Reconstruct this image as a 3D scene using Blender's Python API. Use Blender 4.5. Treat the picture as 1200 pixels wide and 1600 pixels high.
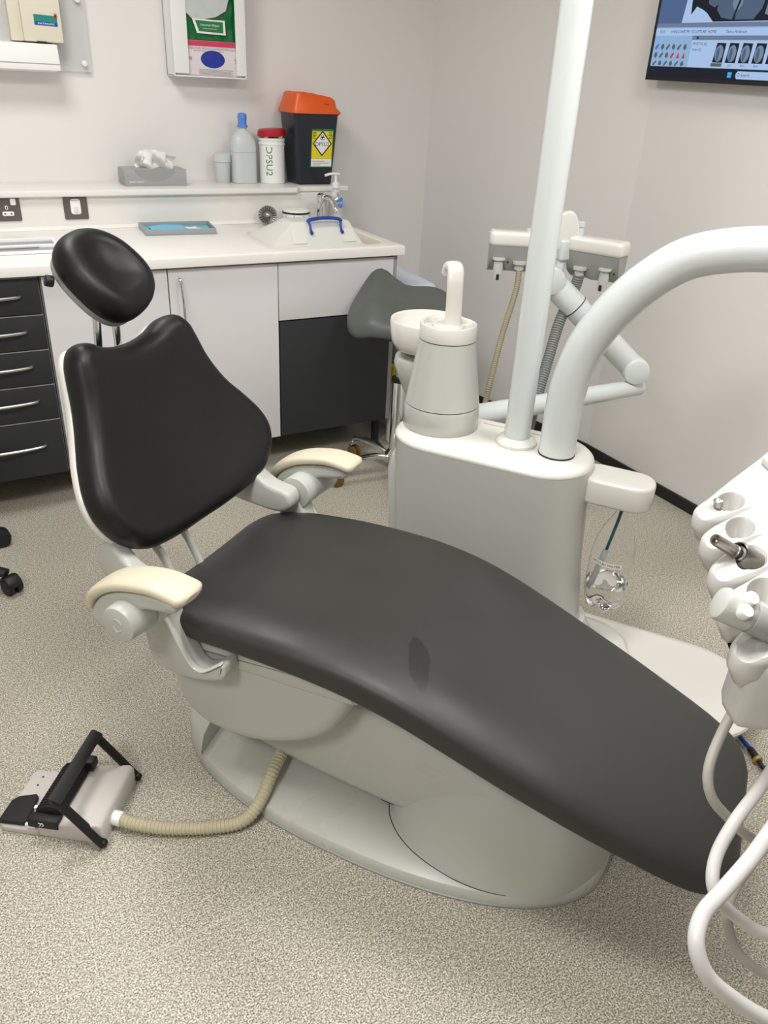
import bpy, bmesh, math, random
from mathutils import Vector, Matrix
random.seed(4)
C = bpy.context.scene.collection
S = bpy.context.scene
PI = math.pi
for o in list(bpy.data.objects): bpy.data.objects.remove(o)

# ------------------------------------------------------------ camera
cam = bpy.data.objects.new('camera', bpy.data.cameras.new('camera'))
C.objects.link(cam)
cam.matrix_world = Matrix(((0.87803861, 0.19344174, -0.43775392, 0.0),
                           (-0.47630709, 0.4424318, -0.75985897, 0.0),
                           (0.04668782, 0.87569081, 0.48060988, 1.5),
                           (0, 0, 0, 1)))
cam.data.sensor_fit = 'VERTICAL'
cam.data.sensor_height = 36.0
cam.data.lens = 1225.0 / 1600.0 * 36.0
cam.data.clip_start = 0.02
S.camera = cam

# ------------------------------------------------------------ world, exposure
wd = bpy.data.worlds.new('world'); S.world = wd; wd.use_nodes = True
wd.node_tree.nodes['Background'].inputs[0].default_value = (0.8, 0.85, 0.95, 1)
wd.node_tree.nodes['Background'].inputs[1].default_value = 0.3
S.view_settings.view_transform = 'Standard'
S.view_settings.look = 'None'
S.view_settings.gamma = 1.0
S.view_settings.use_curve_mapping = False
S.view_settings.exposure = 0.0
PANEL_POWER = 30.5
PANELS = [(0.35, 0.75), (1.65, 0.75), (0.15, 2.55), (-1.15, 0.05)]
PANEL_GAIN = [0.95, 0.8, 0.64, 1.0]

# ------------------------------------------------------------ materials
def srgb(r, g, b):
    f = lambda c: (c/255/12.92) if c/255 <= .04045 else ((c/255+.055)/1.055)**2.4
    return (f(r), f(g), f(b), 1)

def mat(name, col, rough=.4, metal=0., noise=.0, nscale=8., bump=0., bscale=200., coat=0., trans=0., ior=1.45, spec=.5, rvar=0., alpha=1.):
    m = bpy.data.materials.new(name); m.use_nodes = True
    nt = m.node_tree; p = nt.nodes['Principled BSDF']
    p.inputs['Base Color'].default_value = col
    p.inputs['Roughness'].default_value = rough
    p.inputs['Metallic'].default_value = metal
    p.inputs['Coat Weight'].default_value = coat
    p.inputs['Transmission Weight'].default_value = trans
    p.inputs['IOR'].default_value = ior
    p.inputs['Specular IOR Level'].default_value = spec
    p.inputs['Alpha'].default_value = alpha
    tc = nt.nodes.new('ShaderNodeTexCoord')
    if noise or rvar:
        n = nt.nodes.new('ShaderNodeTexNoise'); n.inputs['Scale'].default_value = nscale
        n.inputs['Detail'].default_value = 4
        nt.links.new(tc.outputs['Object'], n.inputs['Vector'])
        if noise:
            mx = nt.nodes.new('ShaderNodeMix'); mx.data_type = 'RGBA'
            mx.inputs['A'].default_value = [c*(1-noise) for c in col[:3]]+[1]
            mx.inputs['B'].default_value = [min(1, c*(1+noise)) for c in col[:3]]+[1]
            nt.links.new(n.outputs['Fac'], mx.inputs['Factor'])
            nt.links.new(mx.outputs['Result'], p.inputs['Base Color'])
        if rvar:
            mr = nt.nodes.new('ShaderNodeMapRange')
            mr.inputs['From Min'].default_value = .3; mr.inputs['From Max'].default_value = .7
            mr.inputs['To Min'].default_value = max(0, rough-rvar); mr.inputs['To Max'].default_value = rough+rvar
            nt.links.new(n.outputs['Fac'], mr.inputs['Value']); nt.links.new(mr.outputs['Result'], p.inputs['Roughness'])
    if bump:
        n2 = nt.nodes.new('ShaderNodeTexNoise'); n2.inputs['Scale'].default_value = bscale
        nt.links.new(tc.outputs['Object'], n2.inputs['Vector'])
        b = nt.nodes.new('ShaderNodeBump'); b.inputs['Strength'].default_value = bump; b.inputs['Distance'].default_value = .002
        nt.links.new(n2.outputs['Fac'], b.inputs['Height']); nt.links.new(b.outputs['Normal'], p.inputs['Normal'])
    return m

def emis(name, col, s):
    m = bpy.data.materials.new(name); m.use_nodes = True
    p = m.node_tree.nodes['Principled BSDF']
    p.inputs['Base Color'].default_value = (0.01, 0.01, 0.01, 1)
    p.inputs['Emission Color'].default_value = col
    p.inputs['Emission Strength'].default_value = s
    p.inputs['Specular IOR Level'].default_value = .15
    return m

M_wall = mat('wall_paint', srgb(229, 226, 223), .55, noise=.015, nscale=2, bump=.05, bscale=120)
M_ceil = mat('ceiling_paint', srgb(235, 234, 230), .8, noise=.02, nscale=3)
M_satinbody = mat('unit_grey_white_enamel', srgb(190, 190, 184), .22, noise=.01, nscale=5, coat=.2)
M_plast = mat('cream_white_plastic', srgb(222, 220, 212), .16, noise=.01, nscale=5, coat=.3)
M_satin = mat('satin_grey_white_plastic', srgb(186, 187, 181), .33, noise=.025, nscale=6, rvar=.08)
M_basew = mat('scuffed_base_plastic', srgb(190, 190, 182), .3, noise=.05, nscale=9, rvar=.1)
M_pipe = mat('white_enamel_tube', srgb(208, 213, 212), .2, noise=.01, nscale=3, coat=.3)
M_cream = mat('cream_arm_pad', srgb(210, 201, 178), .4, noise=.03, nscale=12)
M_vinyl = mat('charcoal_vinyl_shaded', srgb(18, 18, 18), .45, spec=.38, noise=.1, nscale=9, bump=.12, bscale=450, rvar=.06)  # same vinyl as the seat; the backrest's shade is darkened into this colour
M_seam = mat('dark_joint', srgb(45, 45, 44), .6, noise=.05)
M_saddle = mat('grey_green_vinyl', srgb(84, 88, 84), .42, noise=.06, nscale=9, bump=.1, bscale=300)
M_black = mat('black_plastic', srgb(22, 22, 23), .5, noise=.1, nscale=30, bump=.1)
M_rubber = mat('black_rubber', srgb(28, 28, 29), .7, noise=.1, nscale=60, bump=.4, bscale=500)
M_chrome = mat('polished_chrome', (.75, .75, .76, 1), .12, 1., noise=.02)
M_steel = mat('brushed_steel', (.55, .54, .52, 1), .32, 1., noise=.06, nscale=40)
M_hpsteel = mat('worn_handpiece_metal', (.36, .33, .30, 1), .3, 1., noise=.1, nscale=40)
M_dark = mat('dark_grey_laminate', srgb(42, 45, 47), .5, noise=.06, nscale=15, bump=.05)
M_lam = mat('white_laminate', srgb(219, 216, 218), .38, noise=.01, nscale=4)
M_gedge = mat('grey_carcass_edge', srgb(150, 148, 147), .5, noise=.03)
M_wt = mat('solid_surface_worktop', srgb(229, 226, 221), .3, noise=.01, nscale=6)
M_basin = mat('cream_sink', srgb(232, 226, 205), .25, noise=.02, nscale=8)
M_hose = mat('beige_corrugated_hose', srgb(186, 178, 150), .5, noise=.08, nscale=30)
M_hose2 = mat('olive_beige_hose', srgb(140, 132, 108), .5, noise=.08, nscale=30)
M_ghose = mat('grey_hose', srgb(120, 124, 122), .5, noise=.06, nscale=30)
M_whose = mat('light_grey_silicone_tubing', srgb(168, 164, 156), .4, noise=.04, nscale=20)
M_wwhose = mat('white_silicone_tubing', srgb(200, 198, 195), .35, noise=.03, nscale=20)
M_bin = mat('blue_black_bin_plastic', srgb(34, 38, 48), .35, noise=.08, nscale=10)
M_orange = mat('orange_lid_plastic', srgb(226, 92, 26), .35, noise=.04, nscale=10)
M_yellow = mat('yellow_label', srgb(226, 208, 30), .5, noise=.02)
M_green = mat('green_print', srgb(30, 120, 62), .5, noise=.04)
M_wht = mat('white_paper', srgb(236, 236, 234), .6, noise=.01)
M_ink = mat('black_ink', srgb(24, 24, 26), .6, noise=.02)
M_redlid = mat('red_lid', srgb(176, 24, 34), .35, noise=.04)
M_bluecap = mat('blue_cap', srgb(88, 138, 222), .4, noise=.03)
M_frost = mat('frosted_bottle_plastic', srgb(214, 220, 220), .3, noise=.02, alpha=.82)
M_tissbox = mat('grey_card_box', srgb(158, 160, 163), .5, noise=.03)
M_tiss = mat('white_tissue', srgb(240, 239, 236), .9, noise=.02)
M_metalplate = mat('grey_metal_face_plate', srgb(108, 104, 100), .35, .6, noise=.05, nscale=20)
M_traym = mat('grey_plastic_tray', srgb(150, 156, 158), .4, noise=.03)
M_blue = mat('light_blue_liner', srgb(104, 186, 214), .5, noise=.05, nscale=40)
M_royal = mat('royal_blue_plastic', srgb(24, 66, 160), .35, noise=.04)
M_clearbox = mat('milky_box_plastic', srgb(240, 240, 232), .3, noise=.02, alpha=.72)
M_clear = mat('clear_plastic', (1, 1, 1, 1), .03, trans=1., ior=1.2, spec=.4, noise=.001)
M_acryl = mat('clear_acrylic_sheet', srgb(225, 226, 226), .1, alpha=.35, noise=.001)
M_water = mat('water', (1, 1, 1, 1), .0, trans=1., ior=1.33, noise=.001)
M_teal = mat('teal_tube', srgb(20, 92, 102), .4, noise=.05)
M_kick = mat('black_skirting_vinyl', srgb(26, 27, 27), .45, noise=.1, nscale=20)
M_wheel = mat('brown_tyre', srgb(104, 78, 34), .5, noise=.1, nscale=30)
M_beige = mat('aged_cream_plastic', srgb(222, 216, 196), .45, noise=.02)
M_gloveblue = mat('cobalt_glove', srgb(24, 48, 150), .45, noise=.2, nscale=60, bump=.5, bscale=60)
M_pink = mat('crimson_print', srgb(205, 60, 92), .5, noise=.03)
M_red = mat('red_print', srgb(200, 40, 50), .5, noise=.03)
M_foilgreen = mat('glossy_green_film', srgb(14, 104, 52), .2, noise=.25, nscale=25, bump=.6, bscale=30)
M_foilgrey = mat('glossy_silver_film', srgb(196, 202, 200), .2, noise=.12, nscale=25, bump=.6, bscale=30)
M_card = mat('glove_carton', srgb(224, 214, 218), .5, noise=.02)
M_palebin = mat('pale_blue_bin_plastic', srgb(206, 214, 226), .35, noise=.02)
M_grey = mat('mid_grey_plastic', srgb(150, 151, 149), .4, noise=.03)
M_weld = mat('pale_weld_rod', srgb(192, 185, 168), .5, noise=.03)
M_tealp = mat('teal_print', srgb(20, 128, 120), .5, noise=.03)

# floor: speckled safety vinyl
def floor_mat():
    m = bpy.data.materials.new('speckled_floor_vinyl'); m.use_nodes = True
    nt = m.node_tree; p = nt.nodes['Principled BSDF']; p.inputs['Roughness'].default_value = .42
    tc = nt.nodes.new('ShaderNodeTexCoord')
    def nz(sc, det=2):
        n = nt.nodes.new('ShaderNodeTexNoise'); n.inputs['Scale'].default_value = sc; n.inputs['Detail'].default_value = det
        nt.links.new(tc.outputs['Object'], n.inputs['Vector']); return n
    a = nz(310, 3); r = nt.nodes.new('ShaderNodeValToRGB')
    e = r.color_ramp.elements
    e[0].position = .36; e[0].color = srgb(104, 99, 88); e[1].position = .62; e[1].color = srgb(228, 222, 206)
    k = e.new(.44); k.color = srgb(152, 147, 133)
    k = e.new(.52); k.color = srgb(184, 178, 163)
    nt.links.new(a.outputs['Fac'], r.inputs['Fac'])
    b = nz(1.7, 4); mx = nt.nodes.new('ShaderNodeMix'); mx.data_type = 'RGBA'; mx.blend_type = 'MULTIPLY'
    mx.inputs['Factor'].default_value = .25
    c2 = nz(95, 2); r3 = nt.nodes.new('ShaderNodeValToRGB'); r3.color_ramp.elements[0].position = .38; r3.color_ramp.elements[1].position = .60
    r3.color_ramp.elements[0].color = (.66, .65, .62, 1)
    m0 = nt.nodes.new('ShaderNodeMix'); m0.data_type = 'RGBA'; m0.blend_type = 'MULTIPLY'; m0.inputs['Factor'].default_value = .55
    nt.links.new(c2.outputs['Fac'], r3.inputs['Fac']); nt.links.new(r.outputs['Color'], m0.inputs['A']); nt.links.new(r3.outputs['Color'], m0.inputs['B'])
    nt.links.new(m0.outputs['Result'], mx.inputs['A'])
    r2 = nt.nodes.new('ShaderNodeValToRGB'); r2.color_ramp.elements[0].position = .35; r2.color_ramp.elements[1].position = .65
    r2.color_ramp.elements[0].color = (.75, .74, .7, 1)
    nt.links.new(b.outputs['Fac'], r2.inputs['Fac']); nt.links.new(r2.outputs['Color'], mx.inputs['B'])
    nt.links.new(mx.outputs['Result'], p.inputs['Base Color'])
    bp = nt.nodes.new('ShaderNodeBump'); bp.inputs['Strength'].default_value = .25; bp.inputs['Distance'].default_value = .001
    nt.links.new(a.outputs['Fac'], bp.inputs['Height']); nt.links.new(bp.outputs['Normal'], p.inputs['Normal'])
    return m
M_floor = floor_mat()

# ------------------------------------------------------------ frames and objects
UV_ANG = math.atan2(-.814, .581)          # heading of the treatment chair, head end to foot end
def stw(s, t, z): return Vector((.581*s+.814*t, -.814*s+.581*t, z))
ORG = {}
def thing(name, label, cat, loc=(0, 0, 0), group=None, st=False):
    """Empty at a thing's base; children give vertices in the world frame, or in the chair's s,t,z frame when st."""
    o = bpy.data.objects.new(name, None); C.objects.link(o); o.empty_display_size = .05
    if st: o.location = stw(*loc); o.rotation_euler = (0, 0, UV_ANG)
    else: o.location = loc
    o['label'] = label; o['category'] = cat
    if group: o['group'] = group
    ORG[o.name] = Vector(loc)
    return o

def finish(name, bm, m, angle=35, flat=False):
    me = bpy.data.meshes.new(name)
    bmesh.ops.remove_doubles(bm, verts=bm.verts, dist=1e-6)
    bmesh.ops.recalc_face_normals(bm, faces=bm.faces)
    for f in bm.faces: f.smooth = not flat
    bm.to_mesh(me); bm.free()
    if not flat: me.set_sharp_from_angle(angle=math.radians(angle))
    for k in (m if isinstance(m, (list, tuple)) else [m]): me.materials.append(k)
    o = bpy.data.objects.new(name, me); C.objects.link(o)
    return o

def part(name, bm, m, parent, label=None, angle=35, flat=False, kind=None):
    off = ORG[parent.name]
    for v in bm.verts: v.co -= off
    o = finish(name, bm, m, angle, flat); o.parent = parent; ORG[o.name] = off
    if label: o['label'] = label
    if kind: o['kind'] = kind
    return o

def single(name, bm, m, label, cat, group=None, angle=35, flat=False):
    mn = Vector((min(v.co.x for v in bm.verts), min(v.co.y for v in bm.verts), min(v.co.z for v in bm.verts)))
    mx = Vector((max(v.co.x for v in bm.verts), max(v.co.y for v in bm.verts), 0))
    c = Vector(((mn.x+mx.x)/2, (mn.y+mx.y)/2, mn.z))
    for v in bm.verts: v.co -= c
    o = finish(name, bm, m, angle, flat); o.location = c
    ORG[o.name] = c
    o['label'] = label; o['category'] = cat
    if group: o['group'] = group
    return o

def struct(name, bm, m, parent=None, flat=True):
    if parent: return part(name, bm, m, parent, flat=flat)
    o = finish(name, bm, m, flat=flat); o['kind'] = 'structure'; ORG[o.name] = Vector((0, 0, 0))
    return o

# ------------------------------------------------------------ mesh helpers
def NB(): return bmesh.new()
def ring_faces(bm, A, B, closed=True):
    n = len(A)
    for i in range(n if closed else n-1):
        j = (i+1) % n
        try: bm.faces.new((A[i], A[j], B[j], B[i]))
        except ValueError: pass

def loft(bm, rings, cap0=True, cap1=True, closed=True, T=None, fan=False):
    R = []
    for r in rings:
        R.append([bm.verts.new(T(*p) if T else p) for p in r])
    for a, b in zip(R, R[1:]): ring_faces(bm, a, b, closed)
    for on, r in ((cap0, R[0]), (cap1, R[-1])):
        if not on: continue
        if not fan: bm.faces.new(r)
        else:
            c = bm.verts.new(sum((v.co for v in r), Vector())/len(r))
            for i in range(len(r)): bm.faces.new((r[i], r[(i+1) % len(r)], c))
    return bm

def inset(poly, d):
    """offset a closed 2D polygon inward (ccw) by d"""
    n = len(poly); out = []
    area = sum(poly[i][0]*poly[(i+1) % n][1]-poly[(i+1) % n][0]*poly[i][1] for i in range(n))
    sg = 1 if area > 0 else -1
    for i in range(n):
        x0, y0 = poly[i-1]; x1, y1 = poly[i]; x2, y2 = poly[(i+1) % n]
        e1 = Vector((x1-x0, y1-y0)); e2 = Vector((x2-x1, y2-y1))
        if e1.length < 1e-9: e1 = e2
        if e2.length < 1e-9: e2 = e1
        e1 = e1.normalized(); e2 = e2.normalized()
        n1 = Vector((-e1.y, e1.x))*sg; n2 = Vector((-e2.y, e2.x))*sg
        b = n1+n2
        if b.length < 1e-6: b = n1
        b.normalize(); c = max(.35, b.dot(n1))
        out.append((x1+b.x*d/c, y1+b.y*d/c))
    return out

def prism(bm, poly, z0, z1, bev=0., T=None, bot=True, seg=3):
    """polygon extruded along z with rounded top (and bottom) edges; T maps (x,y,z)"""
    rings = []
    if bev and bot:
        for k in range(seg+1):
            a = PI/2*k/seg
            rings.append([(x, y, z0+bev*(1-math.cos(a))) for x, y in inset(poly, bev*(1-math.sin(a)))])
    else: rings.append([(x, y, z0) for x, y in poly])
    if bev:
        for k in range(seg+1):
            a = PI/2*k/seg
            rings.append([(x, y, z1-bev*(1-math.sin(a))) for x, y in inset(poly, bev*(1-math.cos(a)))])
    else: rings.append([(x, y, z1) for x, y in poly])
    return loft(bm, rings, T=T)

def rrect(x0, x1, y0, y1, r, n=5):
    r = min(r, abs(x1-x0)/2-1e-5, abs(y1-y0)/2-1e-5)
    P = []
    for cx, cy, a0 in ((x1-r, y1-r, 0), (x0+r, y1-r, 90), (x0+r, y0+r, 180), (x1-r, y0+r, 270)):
        for k in range(n+1):
            a = math.radians(a0+90*k/n); P.append((cx+r*math.cos(a), cy+r*math.sin(a)))
    return P

def box(bm, x0, x1, y0, y1, z0, z1, bev=0., r=0., T=None):
    p = rrect(x0, x1, y0, y1, r) if r else [(x0, y0), (x1, y0), (x1, y1), (x0, y1)]
    return prism(bm, p, z0, z1, bev, T=T, seg=2)

def lathe(bm, prof, c=(0, 0, 0), n=32, T=None, cap=True):
    rings = [[(c[0]+r*math.cos(2*PI*i/n), c[1]+r*math.sin(2*PI*i/n), c[2]+z) for i in range(n)] for r, z in prof]
    return loft(bm, rings, cap, cap, T=T)

def cyl(bm, a, b, r, r2=None, n=20, bev=0.):
    a = Vector(a); b = Vector(b); L = (b-a).length; r2 = r if r2 is None else r2
    q = (b-a).to_track_quat('Z', 'Y')
    prof = [(r, 0), (r2, L)] if not bev else [(r-bev, 0), (r-bev*.3, bev*.3), (r, bev), (r2, L-bev), (r2-bev*.3, L-bev*.3), (r2-bev, L)]
    return lathe(bm, prof, n=n, T=lambda x, y, z: a+q @ Vector((x, y, z)))

def smooth(pts, sub=6):
    P = [Vector(p) for p in pts]; out = []
    for i in range(len(P)-1):
        p0 = P[max(0, i-1)]; p1 = P[i]; p2 = P[i+1]; p3 = P[min(len(P)-1, i+2)]
        for k in range(sub):
            t = k/sub
            out.append(.5*((2*p1)+(-p0+p2)*t+(2*p0-5*p1+4*p2-p3)*t*t+(-p0+3*p1-3*p2+p3)*t**3))
    out.append(P[-1]); return out

def frames(path):
    tans = []
    for i in range(len(path)):
        a = path[max(0, i-1)]; b = path[min(len(path)-1, i+1)]; tans.append((b-a).normalized())
    up = Vector((0, 0, 1)) if abs(tans[0].z) < .9 else Vector((1, 0, 0))
    n = (up-tans[0]*up.dot(tans[0])).normalized(); out = []
    for t in tans:
        n = (n-t*n.dot(t)).normalized(); out.append((t, n, t.cross(n)))
    return out

def tube(bm, pts, r, n=16, sub=6, T=None, raw=False):
    path = [Vector(p) for p in pts] if raw else smooth(pts, sub)
    fr = frames(path); rings = []
    for i, (p, (t, a, b)) in enumerate(zip(path, fr)):
        rr = r(i/(len(path)-1)) if callable(r) else r
        rings.append([p+(a*math.cos(2*PI*k/n)+b*math.sin(2*PI*k/n))*rr for k in range(n)])
    return loft(bm, rings, T=T)

def corr(bm, pts, r, depth=.12, pitch=.006, n=14):
    """corrugated hose: ribs follow the length"""
    path = smooth(pts, 24)
    L = [0]
    for a, b in zip(path, path[1:]): L.append(L[-1]+(b-a).length)
    N = max(8, int(L[-1]/pitch*4)); out = []; j = 0
    for i in range(N+1):
        s = L[-1]*i/N
        while j < len(L)-2 and L[j+1] < s: j += 1
        f = (s-L[j])/max(1e-9, L[j+1]-L[j]); out.append(path[j].lerp(path[j+1], min(1, f)))
    fr = frames(out); rings = []
    for i, (p, (t, a, b)) in enumerate(zip(out, fr)):
        rr = r*(1+depth*(.5 if i % 4 in (0, 1) else -.5))
        rings.append([p+(a*math.cos(2*PI*k/n)+b*math.sin(2*PI*k/n))*rr for k in range(n)])
    return loft(bm, rings)

def sweep(bm, pts, w, h, side=Vector((0, 1, 0)), e=3.0, n=20, sub=6, taper=None):
    """flat rounded strap along a path; side = width direction, w,h half sizes"""
    path = smooth(pts, sub); fr = frames(path); rings = []
    for i, (p, (t, _, _)) in enumerate(zip(path, fr)):
        sd = (side-t*side.dot(t)).normalized(); nn = t.cross(sd)
        k = taper(i/(len(path)-1)) if taper else 1
        ring = []
        for q in range(n):
            a = 2*PI*q/n; c, s_ = math.cos(a), math.sin(a)
            ring.append(p+sd*w*k*math.copysign(abs(c)**(2/e), c)+nn*h*k*math.copysign(abs(s_)**(2/e), s_))
        rings.append(ring)
    return loft(bm, rings)

def interp(tab, x):
    if x <= tab[0][0]: return tab[0][1]
    for (a, b), (c, d) in zip(tab, tab[1:]):
        if x <= c: return b+(d-b)*(x-a)/(c-a)
    return tab[-1][1]
def interps(tab, x):
    """smooth (catmull) table lookup"""
    xs = [a for a, _ in tab]
    if x <= xs[0]: return tab[0][1]
    if x >= xs[-1]: return tab[-1][1]
    i = max(k for k in range(len(xs)-1) if xs[k] <= x)
    def m(k):
        if k == 0 or k == len(xs)-1: 
            k2 = 0 if k == 0 else len(xs)-2
            return (tab[k2+1][1]-tab[k2][1])/(xs[k2+1]-xs[k2])
        return (tab[k+1][1]-tab[k-1][1])/(xs[k+1]-xs[k-1])
    h = xs[i+1]-xs[i]; t = (x-xs[i])/h
    return ((2*t**3-3*t**2+1)*tab[i][1]+(t**3-2*t**2+t)*h*m(i)+(-2*t**3+3*t**2)*tab[i+1][1]+(t**3-t**2)*h*m(i+1))

def text(s, size, T, m, parent, name='lettering', ax='CENTER', weight=0.):
    """flat printed lettering; T maps (x,y) of the print to the parent's frame"""
    cu = bpy.data.curves.new('txt', 'FONT'); cu.body = s; cu.size = size; cu.align_x = ax; cu.align_y = 'CENTER'
    cu.offset = weight; cu.resolution_u = 2
    t = bpy.data.objects.new('txt', cu); C.objects.link(t)
    dg = bpy.context.evaluated_depsgraph_get(); dg.update()
    me = bpy.data.meshes.new_from_object(t.evaluated_get(dg))
    bm = NB(); bm.from_mesh(me)
    bpy.data.objects.remove(t); bpy.data.meshes.remove(me)
    for v in bm.verts: v.co = T(v.co.x, v.co.y)
    off = ORG[parent.name]
    me = bpy.data.meshes.new(name)
    for v in bm.verts: v.co -= off
    bm.to_mesh(me); bm.free(); me.materials.append(m)
    o = bpy.data.objects.new(name, me); C.objects.link(o); o.parent = parent; ORG[o.name] = off
    return o

def patch(poly, T):
    bm = NB(); bm.faces.new([bm.verts.new(T(x, y)) for x, y in poly]); return bm
def slab(poly, T3, th):
    """thin printed label as a very thin solid: T3 maps (x,y,depth)"""
    return prism(NB(), poly, 0, th, T=T3)

# ============================================================ ROOM
X0, X1, Y0, Y1, ZC = -2.6, 2.525, -3.2, 3.80, 2.60
XB = 2.33                                            # where the canted stretch meets the back wall
bm = NB(); box(bm, X0-.1, X1+.1, Y0-.1, Y1+.1, -.05, 0); floor = struct('floor', bm, M_floor)
bm = NB(); box(bm, X0-.1, X1+.1, Y0-.1, Y1+.1, ZC, ZC+.05); ceiling = struct('ceiling', bm, M_ceil)
bm = NB(); box(bm, X0, XB, Y1, Y1+.1, 0, ZC); struct('wall_back', bm, M_wall)
bm = NB(); box(bm, X1, X1+.1, Y0, 2.5, 0, ZC); struct('wall_right', bm, M_wall)
bm = NB(); prism(bm, [(X1, 2.5), (X1+.1, 2.5), (X1+.1, Y1+.1), (XB, Y1+.1), (XB, Y1)], 0, ZC); struct('wall_right_canted', bm, M_wall)
bm = NB(); box(bm, X0-.1, X0, Y0, Y1+.1, 0, ZC); struct('wall_left', bm, M_wall)
bm = NB(); box(bm, X0, X1, Y0-.1, Y0, 0, ZC); struct('wall_front', bm, M_wall)
bm = NB(); prism(bm, [(X1-.012, Y0), (X1, Y0), (X1, 2.5), (XB, Y1), (XB-.014, Y1), (X1-.012, 2.498)], 0, .05, .003); struct('baseboard_right', bm, M_kick)
bm = NB(); box(bm, 1.76, XB-.014, Y1-.012, Y1, 0, .05); struct('baseboard_back', bm, M_kick)
# welded sheet joints in the vinyl
def seamline(a, b, w=.0022):
    a = Vector((a[0], a[1], 0)); b = Vector((b[0], b[1], 0)); d = (b-a).normalized(); n = Vector((-d.y, d.x, 0))*w
    bm = NB(); prism(bm, [((a+n).x, (a+n).y), ((a-n).x, (a-n).y), ((b-n).x, (b-n).y), ((b+n).x, (b+n).y)], -.001, .0004)
    part('weld_seam', bm, M_weld, floor)
seamline((-1.9, .865), (2.5, 1.13), .0015)

# ceiling light panels
for i, (x, y) in enumerate(PANELS):
    where = ['above the foot of the treatment chair', 'nearest the right wall', 'nearest the worktop', 'farthest left of the chair'][i]
    t = thing('ceiling_light', 'square recessed ceiling light panel %s' % where, 'light', (x, y, ZC-.03), 'ceiling light panels')
    bm = NB(); prism(bm, rrect(x-.31, x+.31, y-.31, y+.31, .005), ZC-.03, ZC, .004)
    fr = part('frame', bm, M_lam, t)
    bm = NB(); prism(bm, rrect(x-.29, x+.29, y-.29, y+.29, .005), ZC-.034, ZC-.0301)
    part('diffuser', bm, emis('panel_glow', (1, .97, .92, 1), 3.), t)
    l = bpy.data.lights.new('panel_lamp', 'AREA'); l.shape = 'SQUARE'; l.size = .56; l.energy = PANEL_POWER*PANEL_GAIN[i]; l.color = (1, .992, .975)
    lo = bpy.data.objects.new('lamp', l); C.objects.link(lo); lo.parent = t; lo.location = (0, 0, -.012)

# ============================================================ CABINETS AND WORKTOP
YD = 2.92                                            # door face plane
def bow_handle(bm, a, b, out, r=.006):
    a = Vector(a); b = Vector(b); o = Vector(out)
    tube(bm, [a, a+o*.6+(b-a)*.04, a+o+(b-a)*.2, a+o*1.15+(b-a)*.5, a+o+(b-a)*.8, b+o*.6-(b-a)*.04, b], r, n=10)

t = thing('drawer_cabinet', 'dark grey five-drawer base unit under the left end of the worktop', 'cabinet', (0, 3.2, 0))
bm = NB(); box(bm, -.32, .287, YD+.02, 3.5, .135, .872, .001); part('carcass', bm, M_gedge, t)
bm = NB(); box(bm, -.30, .27, 3.3, 3.5, 0, .135); part('plinth', bm, M_dark, t)
dz = [(.745, .866), (.622, .739), (.494, .616), (.361, .488), (.140, .355)]
for k, (a, b) in enumerate(dz):
    bm = NB(); box(bm, -.315, .283, YD, YD+.019, a, b, .0015); dr = part('drawer', bm, M_dark, t)
    bm = NB(); box(bm, -.315, .283, YD-.0003, YD+.019, b, b+.0022); part('edge_strip', bm, M_gedge, dr, 'pale grey top edge')
    bm = NB(); zc = [.808, .687, .563, .435, .262][k]
    bow_handle(bm, (-.225, YD, zc), (.222, YD, zc), (0, -.03, 0), .0055); part('handle', bm, M_steel, dr, 'curved brushed steel bow handle')

t = thing('storage_cabinet', 'white two-door base unit with slim chrome handle beside the dark drawers', 'cabinet', (.72, 3.2, 0))
bm = NB(); box(bm, .29, 1.151, YD+.02, 3.5, .14, .872, .001); part('carcass', bm, M_gedge, t)
bm = NB(); box(bm, .31, 1.13, 3.3, 3.5, 0, .14); part('plinth', bm, M_dark, t)
bm = NB(); box(bm, .295, .72, YD, YD+.019, .143, .866, .0015); part('door', bm, M_lam, t)
bm = NB(); box(bm, .725, 1.149, YD, YD+.019, .143, .866, .0015); d2 = part('door', bm, M_lam, t)
bm = NB(); bow_handle(bm, (.765, YD, .835), (.770, YD, .66), (0, -.026, 0), .005); part('handle', bm, M_chrome, d2, 'slim chrome bow handle')

t = thing('sink_cabinet', 'sink unit with white false front over dark grey door at right end of worktop', 'cabinet', (1.42, 3.2, 0))
bm = NB(); box(bm, 1.153, 1.66, YD+.02, 3.5, .145, .872, .001); part('carcass', bm, M_gedge, t)
bm = NB(); box(bm, 1.66, 1.682, YD+.002, 3.5, .145, .875, .001); part('end_panel', bm, M_gedge, t)
bm = NB(); box(bm, 1.17, 1.66, 3.3, 3.5, 0, .145); part('plinth', bm, M_dark, t)
bm = NB(); cyl(bm, (1.655, 3.0, 0), (1.655, 3.0, .145), .018); part('foot', bm, M_black, t)
bm = NB(); box(bm, 1.153, 1.664, YD, YD+.019, .643, .866, .0015); part('front_panel', bm, M_lam, t, 'white upper false front')
bm = NB(); box(bm, 1.155, 1.662, YD, YD+.019, .145, .637, .0015); part('door', bm, M_dark, t, 'dark grey lower door')

# worktop with an integrated basin (grid with a smooth sunken bowl)
t = thing('worktop', 'continuous off-white worktop with cream sink moulded in at the right', 'worktop', (.7, 3.2, .875))
BX0, BX1, BY0, BY1 = 1.165, 1.655, 2.96, 3.36
def hole_poly(d=0, n=6): return rrect(BX0+d, BX1-d, BY0+d, BY1-d, .085-d*.6, n)
bm = NB(); PF = [(2.893, .877), (2.893, .908), (2.896, .913), (2.901, .915), (3.54, .915), (3.54, .877)]
loft(bm, [[(-.45, y, z) for y, z in PF], [(1.125, y, z) for y, z in PF]], True, False)
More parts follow.
